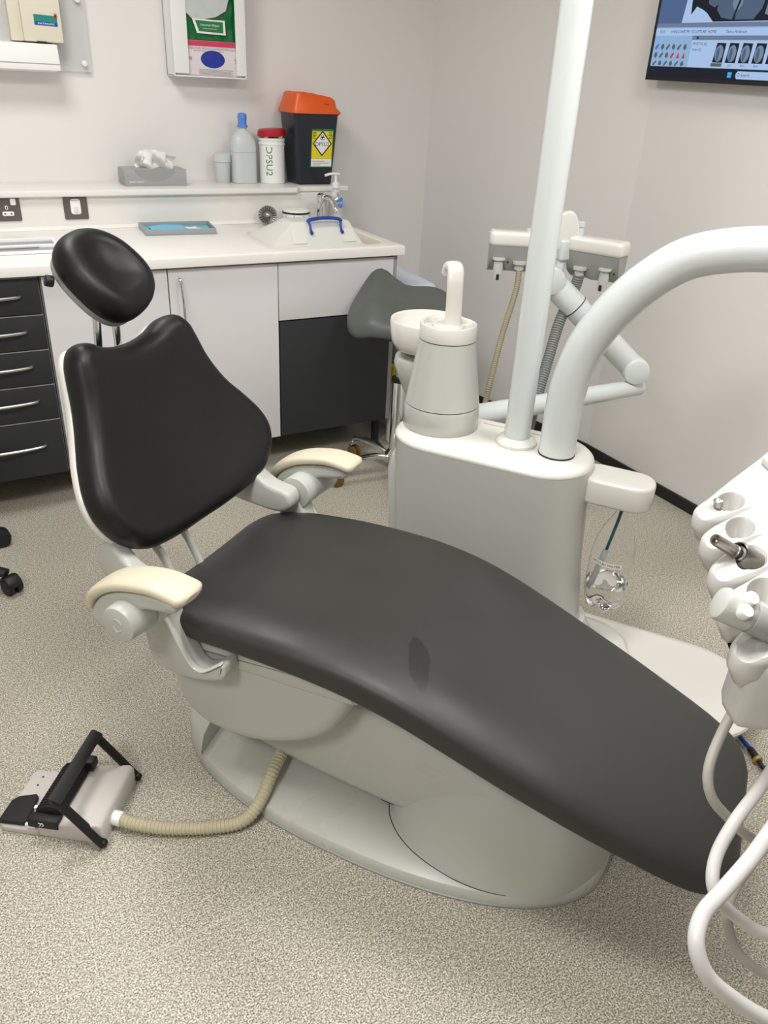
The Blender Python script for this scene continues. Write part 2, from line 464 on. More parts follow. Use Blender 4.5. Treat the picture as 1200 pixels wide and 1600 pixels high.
# right stretch is a frame round the basin
hp = hole_poly()
n = len(hp); cx, cy = (BX0+BX1)/2, (BY0+BY1)/2
ang = [math.atan2((y-cy)/(BY1-BY0), (x-cx)/(BX1-BX0)) for x, y in hp]
def on_rect(a, x0, x1, y0, y1):
    dx, dy = math.cos(a)*(BX1-BX0), math.sin(a)*(BY1-BY0); best = 1e9
    if dx > 1e-9: best = min(best, (x1-cx)/dx)
    if dx < -1e-9: best = min(best, (x0-cx)/dx)
    if dy > 1e-9: best = min(best, (y1-cy)/dy)
    if dy < -1e-9: best = min(best, (y0-cy)/dy)
    return (cx+dx*best, cy+dy*best)
angs = sorted(set([round(a, 5) for a in ang]+[round(math.atan2((y-cy)/(BY1-BY0), (x-cx)/(BX1-BX0)), 5) for x in (1.125, 1.70) for y in (2.893, 3.54)]))
def on_hole(a, d=0):
    """point of the rounded hole outline in direction a"""
    dx, dy = math.cos(a)*(BX1-BX0), math.sin(a)*(BY1-BY0)
    lo, hi = 0, 1.0
    hx, hy = (BX1-BX0)/2-d, (BY1-BY0)/2-d; r = max(.02, .085-d*.5)
    for _ in range(30):
        m_ = (lo+hi)/2; x, y = abs(dx*m_), abs(dy*m_)
        qx, qy = max(0, x-(hx-r)), max(0, y-(hy-r))
        inside = x <= hx and y <= hy and (qx*qx+qy*qy <= r*r)
        if inside: lo = m_
        else: hi = m_
    return (cx+dx*lo, cy+dy*lo)
b2 = NB(); rings = []
def R_(f, z): return [(x, y, z) for x, y in (f(a) for a in angs)]
rings.append(R_(lambda a: on_rect(a, 1.125, 1.70, 2.893, 3.54), .877))
rings.append(R_(lambda a: on_rect(a, 1.125, 1.70, 2.893, 3.54), .908))
rings.append(R_(lambda a: on_rect(a, 1.125, 1.697, 2.896, 3.54), .913))
rings.append(R_(lambda a: on_rect(a, 1.125, 1.692, 2.901, 3.54), .915))
rings.append(R_(lambda a: on_hole(a, -.012), .915))
rings.append(R_(lambda a: on_hole(a, -.004), .9135))
rings.append(R_(lambda a: on_hole(a, 0), .909))
loft(b2, rings, False, False)
me_ = bpy.data.meshes.new('x'); b2.to_mesh(me_); b2.free(); bm.from_mesh(me_); bpy.data.meshes.remove(me_)
part('slab', bm, M_wt, t, angle=50)
bm = NB(); rings = [R_(lambda a, d=d: on_hole(a, d), z) for d, z in ((0, .909), (.006, .88), (.012, .80), (.03, .77), (.06, .76), (.12, .757))]
loft(bm, rings, False, True); part('basin', bm, M_basin, t, 'cream moulded sink bowl', angle=60)
bm = NB(); box(bm, -.45, 1.70, 3.54, 3.58, .915, 1.04); part('splashback', bm, M_wt, t)
bm = NB(); tube(bm, [(-.45, 3.538, .917), (1.70, 3.538, .917)], .012, n=8, sub=1); part('cove', bm, M_wt, t)

t = thing('back_ledge', 'white boxed ledge running along the back wall above the worktop', 'shelf', (.7, 3.66, 1.04))
bm = NB(); prism(bm, [(-.45, 3.515), (1.485, 3.515), (1.515, 3.55), (1.76, 3.555), (1.76, 3.799), (-.45, 3.799)], 1.04, 1.065, .006); part('top_board', bm, M_wt, t)
bm = NB(); box(bm, -.45, 1.72, 3.58, 3.799, .92, 1.04); part('duct_casing', bm, M_wt, t)

# ---- sockets on the splashback
def plate(name, label, x0, x1, z0=.953, z1=1.047, cat='socket'):
    t = thing(name, label, cat, ((x0+x1)/2, 3.54, z0))
    bm = NB(); prism(bm, rrect(x0, x1, z0, z1, .006), 0, .006, .002, T=lambda x, y, z: (x, 3.54-z, y)); part('face_plate', bm, M_metalplate, t)
    return t
t = plate('double_socket', 'grey metal double power socket at left end of splashback', .155, .324)
for xo in (.197, .282):
    bm = NB(); prism(bm, rrect(xo+.008, xo+.028, 1.012, 1.036, .003), 0, .011, .003, T=lambda x, y, z: (x, 3.54-z, y)); part('rocker', bm, M_wht, t)
    for px, pz, w, h in ((xo-.008, 1.003, .005, .008), (xo-.005, .981, .021, .008)):
        bm = NB(); prism(bm, rrect(px-w, px+w, pz-h, pz+h, .005), 0, .0085, .001, T=lambda x, y, z: (x, 3.54-z, y)); q = part('pin_surround', bm, M_wht, t)
        for dx in ((0,) if w < .01 else (-.011, .011)):
            bm = NB(); prism(bm, rrect(px+dx-(.0022 if w < .01 else .0035), px+dx+(.0022 if w < .01 else .0035), pz-(.005 if w < .01 else .0022), pz+(.005 if w < .01 else .0022), .0005), .0081, .0092, T=lambda x, y, z: (x, 3.54-z, y)); part('pin_slot', bm, M_ink, q)
t = plate('spur_switch', 'square grey metal spur plate with white insert right of the socket', .484, .576, cat='switch')
bm = NB(); prism(bm, rrect(.51, .549, .972, 1.03, .01), 0, .009, .002, T=lambda x, y, z: (x, 3.54-z, y)); q = part('insert', bm, M_wht, t)
bm = NB(); prism(bm, rrect(.522, .538, .979, 1.003, .003), .009, .013, .001, T=lambda x, y, z: (x, 3.54-z, y)); part('fuse_carrier', bm, M_lam, q)
bm = NB(); prism(bm, rrect(.515, .545, 1.024, 1.026, .001), .009, .0095, T=lambda x, y, z: (x, 3.54-z, y)); part('mark', bm, M_grey, q)

# ---- items on the worktop
t = thing('instrument_tray', 'shallow grey rectangular tray with blue liner lying on the worktop', 'tray', (.9, 3.4, .915))
TRP = lambda d: [(x, y) for x, y in [(.752+d, 3.325+d), (1.035-d, 3.305+d), (1.06-d, 3.495-d), (.765+d, 3.51-d)]]
bm = NB(); prism(bm, TRP(0), .915, .919, .001); part('base', bm, M_traym, t)
for (a, b), (c, d) in zip(list(zip(TRP(0), TRP(0)[1:]+TRP(0)[:1])), list(zip(TRP(.005), TRP(.005)[1:]+TRP(.005)[:1]))):
    bm = NB(); prism(bm, [a, b, d, c], .915, .939, .0015); part('rim', bm, M_traym, t)
bm = NB(); prism(bm, TRP(.01), .919, .923); part('liner', bm, M_blue, t, 'light blue plastic liner')
t = thing('tray_sleeve', 'rolled light blue plastic sleeve lying in the grey tray', 'sleeve', (.85, 3.4, .924))
bm = NB()
for k in range(3): sweep(bm, [(.79, 3.37+.035*k, .928), (.86, 3.365+.035*k, .934), (.93, 3.372+.035*k, .929)], .014, .004, n=10)
part('sleeve', bm, M_blue, t)
bm = NB(); prism(bm, [(.935, 3.37), (1.0, 3.36), (.975, 3.395), (.985, 3.43), (.955, 3.40), (.93, 3.42)], .924, .93, .002)
single('crumpled_film', bm, M_tiss, 'crumpled scrap of clear white film in the blue-lined tray', 'wrapper')

t = thing('strainer', 'round chrome sink strainer propped on edge against the splashback', 'strainer', (1.326, 3.48, .915))
q = Matrix.Rotation(math.radians(70), 4, 'X')
SC = Vector((1.326, 3.475, .957))
TS = lambda x, y, z: SC+(Matrix.Rotation(math.radians(-22), 4, 'Z') @ Matrix.Rotation(math.radians(68), 4, 'X')).to_3x3() @ Vector((x, y, z))
bm = NB(); lathe(bm, [(.0, -.010), (.02, -.010), (.038, -.001), (.042, 0), (.042, .003), (.037, .003), (.022, -.004), (0, -.004)], n=28, T=TS, cap=False); part('dish', bm, M_metalplate, t)
bm = NB()
for k in range(20):
    a = 2*PI*k/20; d = Vector((math.cos(a), math.sin(a), 0))
    tube(bm, [TS(*(d*.016+Vector((0, 0, .001)))), TS(*(d*.038+Vector((0, 0, .004))))], .0011, n=5, sub=1)
part('radial_ribs', bm, M_ink, t, kind='stuff')
bm = NB(); lathe(bm, [(0, -.004), (.011, -.004), (.011, .006), (.006, .009), (0, .009)], n=16, T=TS, cap=False); part('centre_knob', bm, M_hpsteel, t)

t = thing('denture_pot', 'small round white pot with thin black band behind the sink', 'pot', (1.46, 3.46, .915))
bm = NB(); lathe(bm, [(.054, 0), (.058, .004), (.060, .05)], (1.46, 3.47, .915), 36); part('body', bm, M_wht, t)
bm = NB(); lathe(bm, [(.0605, .048), (.0625, .050), (.0625, .054), (.0605, .056)], (1.46, 3.47, .915), 36); part('band', bm, M_ink, t, 'black rim band')
bm = NB(); lathe(bm, [(.060, .0555), (.059, .062), (.04, .066), (.001, .0665)], (1.46, 3.47, .915), 36); part('lid', bm, M_wht, t)
for a in (200, 240, 280, 320):
    bm = NB(); aa = math.radians(a); box(bm, -.0012, .0012, 0, .001, .005, .045, T=lambda x, y, z: Vector((1.46, 3.47, .915))+Matrix.Rotation(aa+PI/2, 3, 'Z') @ Vector((x, -y-.0595-z*.02, z))); part('scale_mark', bm, M_grey, t)

t = thing('mixer_tap', 'chrome swan-neck mixer tap behind the sink', 'tap', (1.572, 3.44, .915))
bm = NB(); lathe(bm, [(.027, 0), (.027, .006), (.022, .012), (.021, .085), (.025, .11), (.022, .128), (.010, .136), (.001, .137)], (1.572, 3.44, .915), 28); part('body', bm, M_chrome, t)
bm = NB(); tube(bm, [(1.572, 3.44, .99), (1.572, 3.40, 1.03), (1.572, 3.34, 1.035), (1.572, 3.29, 1.005), (1.572, 3.283, .985)], .013, n=14); part('spout', bm, M_chrome, t)
bm = NB(); tube(bm, [(1.585, 3.435, 1.03), (1.61, 3.42, 1.02), (1.638, 3.41, 1.03), (1.640, 3.41, 1.055)], .008, n=12); part('lever', bm, M_chrome, t)

t = thing('soap_dispenser', 'clear pump bottle of hand wash beside the chrome tap', 'bottle', (1.655, 3.47, .915))
bm = NB(); lathe(bm, [(.034, 0), (.037, .004), (.034, .07), (.030, .11), (.022, .135), (.014, .143), (.014, .155)], (1.655, 3.47, .915), 28); part('body', bm, M_frost, t)
bm = NB(); lathe(bm, [(.017, .152), (.017, .172), (.012, .175), (.006, .176), (.006, .205)], (1.655, 3.47, .915), 20); part('pump_collar', bm, M_wht, t)
bm = NB(); sweep(bm, [(1.672, 3.468, 1.124), (1.655, 3.47, 1.126), (1.63, 3.475, 1.125), (1.605, 3.478, 1.118)], .008, .005, n=12); part('nozzle', bm, M_wht, t)
bm = NB(); prism(bm, rrect(-.02, .02, .07, .115, .008), 0, .001, T=lambda x, y, z: (1.655+x, 3.47-.0335-z, .915+y)); lb = part('label', bm, M_bluecap, t, 'pale blue front label')
text('hand', .018, lambda x, y: Vector((1.655+x, 3.4352, 1.008+y)), M_wht, lb)

# milky carry box resting in the sink
t = thing('carry_box', 'milky plastic carry box with blue handle sitting in the sink', 'box', (1.36, 3.13, .80))
def fr(x0, x1, y0, y1, z, r=.02): return [(x, y, z) for x, y in rrect(x0, x1, y0, y1, r, 4)]
bm = NB(); loft(bm, [fr(1.20, 1.56, 3.02, 3.30, .80), fr(1.155, 1.575, 3.005, 3.31, .885), fr(1.15, 1.58, 3.00, 3.315, .895)]); part('tub', bm, M_clearbox, t)
bm = NB(); loft(bm, [fr(1.145, 1.585, 2.995, 3.32, .893), fr(1.145, 1.585, 2.995, 3.32, .903), fr(1.16, 1.57, 3.005, 3.31, .908), fr(1.275, 1.535, 3.075, 3.20, .985, .012), fr(1.28, 1.53, 3.08, 3.195, .989, .012), fr(1.30, 1.51, 3.10, 3.18, .989, .01)]); ld = part('lid', bm, M_clearbox, t, 'sloping milky lid')
for x in (1.285, 1.505):
    bm = NB(); box(bm, x-.03, x+.03, 0, .003, .0, .05, .001, T=lambda a, b, c: (a, 3.015+c*.84-b-.003, .918+c*.9)); part('latch_panel', bm, M_clearbox, ld)
bm = NB(); sweep(bm, [(1.337, 3.06, .990), (1.350, 3.06, 1.000), (1.411, 3.06, 1.005), (1.472, 3.06, 1.000), (1.485, 3.06, .990)], .010, .0065, side=Vector((0, 1, 0)), n=14)
hd = part('handle', bm, M_royal, t, 'royal blue carrying handle')
for sx in (-1, 1):
    bm = NB(); x = 1.411+sx*.068
    sweep(bm, [(x+sx*.004, 3.055, .992), (x, 3.050, .980), (x, 3.044, .966), (x, 3.036, .954)], .0045, .004, side=Vector((1, 0, 0)), n=8)
    cyl(bm, (x, 3.028, .952), (x, 3.040, .957), .0065, n=10); part('handle_hook', bm, M_royal, hd)

# shallow clear tray let in at left end of worktop
t = thing('clear_sample_tray', 'long shallow clear grey tray lying at the left of the worktop', 'tray', (.2, 3.17, .915))
bm = NB(); box(bm, -.30, .40, 3.06, 3.30, .915, .918, .001, .01); part('base', bm, M_traym, t)
bm = NB()
for y0, y1, z in ((3.06, 3.072, .926), (3.288, 3.30, .93), (3.165, 3.178, .928)): box(bm, -.30, .40, y0, y1, .915, z, .002)
box(bm, .388, .40, 3.06, 3.30, .915, .926, .002)
part('rim', bm, M_wht, t)
bm = NB(); box(bm, -.2, .33, 3.15, 3.158, .919, .924, .001); single('steel_probe', bm, M_steel, 'thin steel instrument lying along the clear tray', 'instrument')

# ============================================================ ITEMS ON THE LEDGE
ZL = 1.065
t = thing('tissue_box', 'flat grey tissue box on the ledge with a white tissue standing up', 'tissue box', (.88, 3.68, ZL))
bm = NB(); box(bm, .752, 1.012, 3.615, 3.74, ZL, ZL+.066, .0015, T=lambda x, y, z: Vector((x, y, z))); bx = part('carton', bm, M_tissbox, t)
bm = NB(); prism(bm, [(.88+.085*math.cos(PI+PI*k/14), ZL+.0655+.045*math.sin(PI+PI*k/14)) for k in range(15)], 0, .0008, T=lambda x, y, z: (x, 3.615-z, y)); part('curved_panel', bm, M_grey, bx)
text('facial tissues', .012, lambda x, y: Vector((.80+x, 3.6145, ZL+.018+y)), M_wht, bx)
bm = NB(); n1, n2 = 22, 9
V = [[bm.verts.new(Vector((.815+.155*i/n1 + .02*(j/n2)*math.sin(i*.9), 3.675+.028*math.sin(i*.55+j*.5)*(1-.3*j/n2)+.004*math.sin(i*2.1+j), ZL+.066+.066*(j/n2)*(1-.25*(2*i/n1-1)**2)*(1+.12*math.sin(i*1.1))))) for i in range(n1+1)] for j in range(n2+1)]
for j in range(n2):
    for i in range(n1): bm.faces.new((V[j][i], V[j][i+1], V[j+1][i+1], V[j+1][i]))
bmesh.ops.solidify(bm, geom=bm.faces[:], thickness=.0012); part('tissue', bm, M_tiss, t, 'white tissue pulled half out', angle=70)

t = thing('specimen_pot', 'small white lidded plastic pot beside the saline bottle', 'pot', (1.21, 3.74, ZL))
P = (1.208, 3.722, ZL)
bm = NB(); lathe(bm, [(.029, 0), (.031, .003), (.037, .088)], P, 28); part('body', bm, M_frost, t)
bm = NB(); lathe(bm, [(.037, .086), (.0405, .088), (.0405, .118), (.037, .121), (.001, .121)], P, 28); part('lid', bm, M_frost, t)

t = thing('saline_bottle', 'frosted bottle of clear liquid with a blue cap on the ledge', 'bottle', (1.305, 3.70, ZL))
bm = NB()
def sect(hx, hy, z, e=3.2, n=28, c=(1.302, 3.70)):
    return [(c[0]+hx*math.copysign(abs(math.cos(2*PI*k/n))**(2/e), math.cos(2*PI*k/n)), c[1]+hy*math.copysign(abs(math.sin(2*PI*k/n))**(2/e), math.sin(2*PI*k/n)), ZL+z) for k in range(n)]
loft(bm, [sect(.052, .04, 0), sect(.055, .043, .004), sect(.055, .043, .15), sect(.052, .041, .175), sect(.042, .034, .198, 2.6), sect(.026, .024, .214, 2.2), sect(.018, .018, .222, 2), sect(.018, .018, .232, 2)])
part('body', bm, M_frost, t)
bm = NB(); lathe(bm, [(.023, .228), (.023, .236), (.019, .240), (.019, .262), (.021, .266), (.019, .282), (.010, .286), (.001, .286)], (1.302, 3.70, ZL), 20); part('cap', bm, M_bluecap, t, 'blue ribbed cap')
bm = NB(); loft(bm, [sect(.0553, .0433, .128), sect(.0553, .0433, .1295)], False, False); part('fill_line', bm, M_grey, t)

t = thing('wipe_tub', 'white screw-top tub with red lid lifted open and green handwriting', 'tub', (1.43, 3.70, ZL))
P = (1.435, 3.69, ZL)
bm = NB(); lathe(bm, [(.054, 0), (.057, .004), (.057, .16), (.060, .162), (.060, .168), (.057, .170), (.057, .178), (.060, .180), (.060, .187), (.055, .190), (.001, .190)], P, 36); bd = part('body', bm, M_wht, t)
bm = NB(); lathe(bm, [(.063, .198), (.064, .202), (.062, .222), (.055, .226), (.001, .226)], P, 36, T=lambda x, y, z: Vector((x, y, z+(x-P[0])*.06))); part('lid', bm, M_redlid, t, 'red screw lid sitting askew')
for k in range(5):
    a = 3.6+.5*k; bm = NB(); cyl(bm, (P[0]+.04*math.cos(a), P[1]+.04*math.sin(a), ZL+.19), (P[0]+.045*math.cos(a+.4), P[1]+.045*math.sin(a+.4), ZL+.2), .011, n=8); part('wipe_fold', bm, [M_wht, M_ink, M_green, M_wht, M_green][k], t)
def wrapc(cx, cy, r, z0, a0):
    return lambda x, y: Vector((cx+(r+.0006)*math.cos(a0+y/r), cy+(r+.0006)*math.sin(a0+y/r), z0-x))
text('DPSU2', .042, wrapc(P[0], P[1], .057, ZL+.095, -PI/2-.62), M_green, bd, 'handwriting')

t = thing('waste_bin', 'tall blue-black clinical waste bin with orange lid and hazard label', 'bin', (1.61, 3.65, ZL))
BC = (1.612, 3.672)
def bsect(hx, hy, z, r=.02): return [(x, y, ZL+z) for x, y in rrect(BC[0]-hx, BC[0]+hx, BC[1]-hy, BC[1]+hy, r, 4)]
bm = NB(); loft(bm, [bsect(.082, .066, 0, .012), bsect(.086, .070, .006, .016), bsect(.108, .092, .292, .02), bsect(.112, .096, .292, .02), bsect(.112, .096, .31, .02)]); bd = part('body', bm, M_bin, t)
bm = NB(); loft(bm, [bsect(.118, .100, .296, .02), bsect(.118, .100, .305, .022), bsect(.106, .088, .345, .03), bsect(.10, .084, .372, .03), bsect(.092, .076, .380, .03)])
for v in bm.verts:
    if v.co.z > ZL+.34 and v.co.x > BC[0]: v.co.z -= (v.co.x-BC[0])*.25
ld = part('lid', bm, M_orange, t, 'orange lid with round hatch')
bm = NB(); lathe(bm, [(.001, 0), (.058, 0), (.064, .004), (.064, .009), (.055, .013), (.001, .015)], n=28, T=lambda x, y, z: Vector((BC[0]+.045, BC[1]-.035, ZL+.350))+Matrix.Rotation(math.radians(14), 3, 'Y') @ Matrix.Rotation(math.radians(8), 3, 'X') @ Vector((x, y*.8, z))); part('hatch', bm, M_orange, ld)
bm = NB(); box(bm, BC[0]+.035, BC[0]+.055, BC[1]-.094, BC[1]-.085, ZL+.336, ZL+.345, .002); part('hatch_tab', bm, M_orange, ld)
# label on the sloping front face
def BL(x, y, d=0):
    f = (y-.006)/(.286); hy = .070+.022*f
    return Vector((BC[0]+x, BC[1]-hy-d-.0003, ZL+y))
def bslab(poly, d0, d1): return prism(NB(), poly, d0, d1, T=lambda x, y, z: BL(x, y, z))
lab = part('hazard_label', bslab([(-.028, .075), (.080, .075), (.083, .235), (-.025, .235)], 0, .0006), M_green, bd, 'yellow and green clinical waste label')
part('yellow_panel', bslab([(-.024, .112), (.077, .112), (.079, .226), (-.022, .226)], .0006, .0010), M_yellow, bd)
part('white_panel', bslab([(-.024, .079), (.077, .079), (.077, .111), (-.024, .111)], .0006, .0010), M_wht, bd)
part('diamond', bslab([(.028, .122), (.076, .175), (.028, .229), (-.020, .175)], .0010, .0014), M_ink, bd)
part('diamond_field', bslab([(.028, .130), (.069, .175), (.028, .221), (-.013, .175)], .0014, .0018), M_wht, bd)
# biohazard trefoil
bm = NB()
for k in range(3):
    a = PI/2+2*PI*k/3; cx_, cz_ = .028+.0065*math.cos(a), .200+.0065*math.sin(a)
    R1 = [(cx_+.0065*math.cos(b), cz_+.0065*math.sin(b)) for b in [2*PI*i/16 for i in range(16)]]
    R2 = [(cx_+.0040*math.cos(b)+.001*math.cos(a), cz_+.0040*math.sin(b)+.001*math.sin(a)) for b in [2*PI*i/16 for i in range(16)]]
    A = [bm.verts.new(BL(x, y, .0020)) for x, y in R1]; B = [bm.verts.new(BL(x, y, .0020)) for x, y in R2]; ring_faces(bm, A, B)
part('biohazard_symbol', bm, M_ink, bd)
text('DPSU2', .024, lambda x, y: BL(.028+x, .172+y, .0021), M_ink, bd, 'handwriting')
for k, w in enumerate((.03, .026, .03, .022, .028)):
    part('print_line', bslab([(-.02, .220-k*.006), (-.02+w*.6, .220-k*.006), (-.02+w*.6, .2225-k*.006), (-.02, .2225-k*.006)], .0011, .0013), M_ink, bd)
    part('print_line', bslab([(.076-w*.6, .220-k*.006), (.076, .220-k*.006), (.076, .2225-k*.006), (.076-w*.6, .2225-k*.006)], .0011, .0013), M_ink, bd)
for k, w in enumerate((.06, .085, .04)):
    part('print_line', bslab([(-.018, .100-k*.008), (-.018+w, .100-k*.008), (-.018+w, .102-k*.008), (-.018, .102-k*.008)], .0011, .0013), M_ink, bd)

# ============================================================ ON THE BACK WALL
YW = 3.80
t = thing('towel_dispenser', 'cream wall dispenser with teal and red badge above a white trough', 'dispenser', (.44, YW, 1.48))
bm = NB(); prism(bm, [(3.80, 1.47), (3.66, 1.478), (3.655, 1.50), (3.675, 1.565), (3.80, 1.572)], -.25, .562, .004, T=lambda y, z, x: Vector((x, y, z))); part('trough', bm, M_wht, t, 'white angled trough')
bm = NB(); prism(bm, [(3.6545, 1.4985), (3.654, 1.4985), (3.654, 1.5005), (3.6545, 1.5005)], -.25, .56, T=lambda y, z, x: Vector((x, y, z))); part('trough_joint', bm, M_grey, t)
bm = NB(); box(bm, .452, .592, 3.705, 3.80, 1.572, 1.98, .004); bx = part('housing', bm, M_beige, t, 'cream housing')
bm = NB(); box(bm, .41, .452, 3.735, 3.80, 1.572, 1.98, .003); part('side_channel', bm, M_beige, t)
F = lambda y0: (lambda x, y, z: Vector((x, y0-z, y)))
part('badge', slab([(.495, 1.628), (.578, 1.626), (.578, 1.660), (.495, 1.662)], F(3.705), .001), M_tealp, bx, 'teal badge')
part('badge_strip', slab([(.495, 1.628), (.578, 1.626), (.578, 1.637), (.495, 1.639)], F(3.704), .0006), M_royal, bx)
bm = NB()
for k in range(8):
    a = 2*PI*k/8; prism(bm, [(.5735+.0022*math.cos(a+1.2), 1.660+.0022*math.sin(a+1.2)), (.5735+.010*math.cos(a), 1.660+.013*math.sin(a)), (.5735+.0022*math.cos(a-1.2), 1.660+.0022*math.sin(a-1.2))], 0, .0006, T=F(3.7035))
part('badge_star', bm, M_red, bx)
text('PATMORE', .0085, lambda x, y: Vector((.537+x*1.6, 3.7030, 1.6325+y)), M_wht, bx)
bm = NB(); box(bm, .495, .53, 3.70, 3.73, 1.5695, 1.5745, .001); part('outlet', bm, M_ink, t)
t = thing('acrylic_board', 'clear acrylic wall sheet with round knobs behind the cream dispenser', 'board', (.5, 3.79, 1.478))
bm = NB(); box(bm, .30, .698, 3.776, 3.782, 1.478, 1.90, .001, T=lambda x, y, z: Vector((x, y, z))); part('sheet', bm, M_acryl, t)
for z in (1.508, 1.724):
    bm = NB(); cyl(bm, (.672, 3.80, z), (.672, 3.762, z), .011, bev=.003); part('standoff_knob', bm, M_wht, t)

t = thing('glove_dispenser', 'white metal wall rack holding glove box and wipes packet', 'dispenser', (1.17, 3.74, 1.48))
GX0, GX1, GF = 1.012, 1.326, 3.69
bm = NB(); box(bm, GX0, GX0+.006, GF, YW, 1.482, 1.95, .001); box(bm, GX1-.006, GX1, GF, YW, 1.482, 1.95, .001)
box(bm, GX0, GX1, YW-.006, YW, 1.482, 1.95, .001); box(bm, GX0, GX1, GF+.004, YW, 1.480, 1.486, .001); part('housing', bm, M_wht, t)
for a, b in ((GX0, 1.076), (1.282, GX1)):
    bm = NB(); box(bm, a, b, GF-.004, GF+.004, 1.492, 1.95, .0015, .0015); part('retaining_flange', bm, M_wht, t)
t = thing('glove_box', 'crimson and white carton of size S blue gloves low in wall rack', 'glove box', (1.17, 3.74, 1.487))
bm = NB(); box(bm, GX0+.012, GX1-.010, GF+.008, YW-.012, 1.487, 1.615, .002); bx = part('carton', bm, M_card, t)
FG = GF+.008
part('crimson_band', slab([(1.03, 1.594), (1.31, 1.594), (1.31, 1.614), (1.03, 1.614)], F(FG), .0006), M_pink, bx)
E_ = [(1.182+.052*math.cos(2*PI*k/28), 1.548+.032*math.sin(2*PI*k/28)) for k in range(28)]
part('opening', slab(E_, F(FG), .0012), M_gloveblue, bx, 'oval opening showing cobalt blue gloves')
text('POWDER-FREE NITRILE EXAMINATION GLOVES', .0125, lambda x, y: Vector((1.178+x*.92, FG-.0012, 1.590+y-.004)), M_grey, bx)
text('Latex Free  Textured  Finger Grip  Ambidextrous', .0065, lambda x, y: Vector((1.165+x, FG-.0012, 1.577+y)), M_pink, bx)
text('100', .018, lambda x, y: Vector((1.080+x, FG-.0012, 1.548+y)), M_red, bx)
text('S', .026, lambda x, y: Vector((1.283+x, FG-.0012, 1.545+y)), M_red, bx)
for k in range(5):
    part('print_line', slab([(1.12, 1.509-k*.0045), (1.27-.01*(k % 2), 1.508-k*.0045), (1.27-.01*(k % 2), 1.510-k*.0045), (1.12, 1.511-k*.0045)], F(FG), .0005), M_grey, bx)
t = thing('wipes_packet', 'glossy green and silver packet of universal wipes above the glove box', 'wipes', (1.17, 3.74, 1.616))
bm = NB(); nx, nz_ = 16, 18
def PK(x, y): # crumpled packet front
    return Vector((x, 3.712-.014*math.sin(PI*min(1, max(0, (x-1.03)/.28)))-.005*math.sin(x*90)*math.sin(y*70), y))
V = [[bm.verts.new(PK(1.03+.275*i/nx, 1.617+.30*j/nz_)) for i in range(nx+1)] for j in range(nz_+1)]
for j in range(nz_):
    for i in range(nx): bm.faces.new((V[j][i], V[j][i+1], V[j+1][i+1], V[j+1][i]))
bmesh.ops.solidify(bm, geom=bm.faces[:], thickness=-.05); pk = part('packet', bm, M_foilgreen, t, angle=60)
bm = NB(); SP = [(1.04, 1.93), (1.07, 1.70), (1.10, 1.685), (1.15, 1.690), (1.20, 1.700), (1.245, 1.73), (1.27, 1.80), (1.28, 1.93)]
prism(bm, [(1.035, 1.93), (1.07, 1.715), (1.10, 1.69), (1.15, 1.690), (1.20, 1.700), (1.245, 1.725), (1.27, 1.80), (1.28, 1.93)], 0, .002, T=lambda x, y, z: Vector((x, 3.693-z, y))); part('silver_window', bm, M_foilgrey, pk)
part('label_frame', slab([(1.118, 1.640), (1.24, 1.638), (1.238, 1.690), (1.10, 1.690)], F(3.690), .001), M_wht, pk)
part('label_field', slab([(1.127, 1.647), (1.230, 1.645), (1.229, 1.684), (1.112, 1.685)], F(3.689), .0008), M_green, pk)
text('Universal Wipes', .012, lambda x, y: Vector((1.172+x, 3.688, 1.670+y)), M_wht, pk)
text('cleaning and disinfecting', .006, lambda x, y: Vector((1.172+x, 3.688, 1.658+y)), M_wht, pk)

# ============================================================ MONITOR on the right wall
t = thing('monitor', 'black wall-mounted monitor showing dental x-ray software on the right wall', 'monitor', (2.48, 2.0, 1.55))
XM = 2.462
rot = math.radians(.9)
def MT(a, b, d=0):   # a: along the screen to the right of its left edge, b: up
    aa = a*math.cos(rot)-b*math.sin(rot)*0; 
    return Vector((XM-d, 2.487-a+b*math.sin(-rot)*0, 1.553+b-a*math.sin(rot)))
def MS(poly, d0, d1): return prism(NB(), poly, d0, d1, T=lambda x, y, z: MT(x, y, z))
bm = MS([(0, 0), (.96, 0), (.96, .56), (0, .56)], -.030, .0); part('casing', bm, M_black, t)
bm = NB(); box(bm, 2.492, 2.5245, 1.85, 2.15, 1.70, 1.95, .003); part('wall_bracket', bm, M_black, t)
def scr(name, col, s=1.0): return emis(name, col, s)
E_blue = scr('screen_pale_blue', srgb(150, 184, 226), .85); E_mid = scr('screen_mid_blue', srgb(82, 108, 150), .8); E_dark = scr('screen_navy', srgb(10, 16, 34), 1)
E_bar = scr('screen_grey_bar', srgb(112, 130, 160), .85); E_lite = scr('screen_white_blue', srgb(172, 200, 238), .9); E_ink = scr('screen_dark_text', srgb(34, 44, 74), 1)
E_bone = scr('xray_grey', srgb(84, 104, 130), .8); E_bone2 = scr('xray_light', srgb(120, 140, 164), .85); E_icon = scr('icon_blue', srgb(40, 110, 200), 1); E_redi = scr('icon_red', srgb(200, 60, 50), .9); E_win = scr('logo_blue', srgb(60, 170, 235), 1); E_gr = scr('icon_olive', srgb(80, 96, 90), 1)
sc = part('screen', MS([(.014, .040), (.948, .040), (.948, .548), (.014, .548)], 0, .0006), E_blue, t, 'lit screen')
def sp(name, poly, m, lv=1): return part(name, MS(poly, .0006*lv, .0006*(lv+1)), m, sc)
def rc(x0, y0, x1, y1): return [(x0, y0), (x1, y0), (x1, y1), (x0, y1)]
def el(cx, cy, rx, ry, n=24): return [(cx+rx*math.cos(2*PI*k/n), cy+ry*math.sin(2*PI*k/n)) for k in range(n)]
sp('taskbar', rc(.014, .012, .948, .045), E_dark)
sp('image_pane', rc(.014, .178, .948, .548), E_mid)
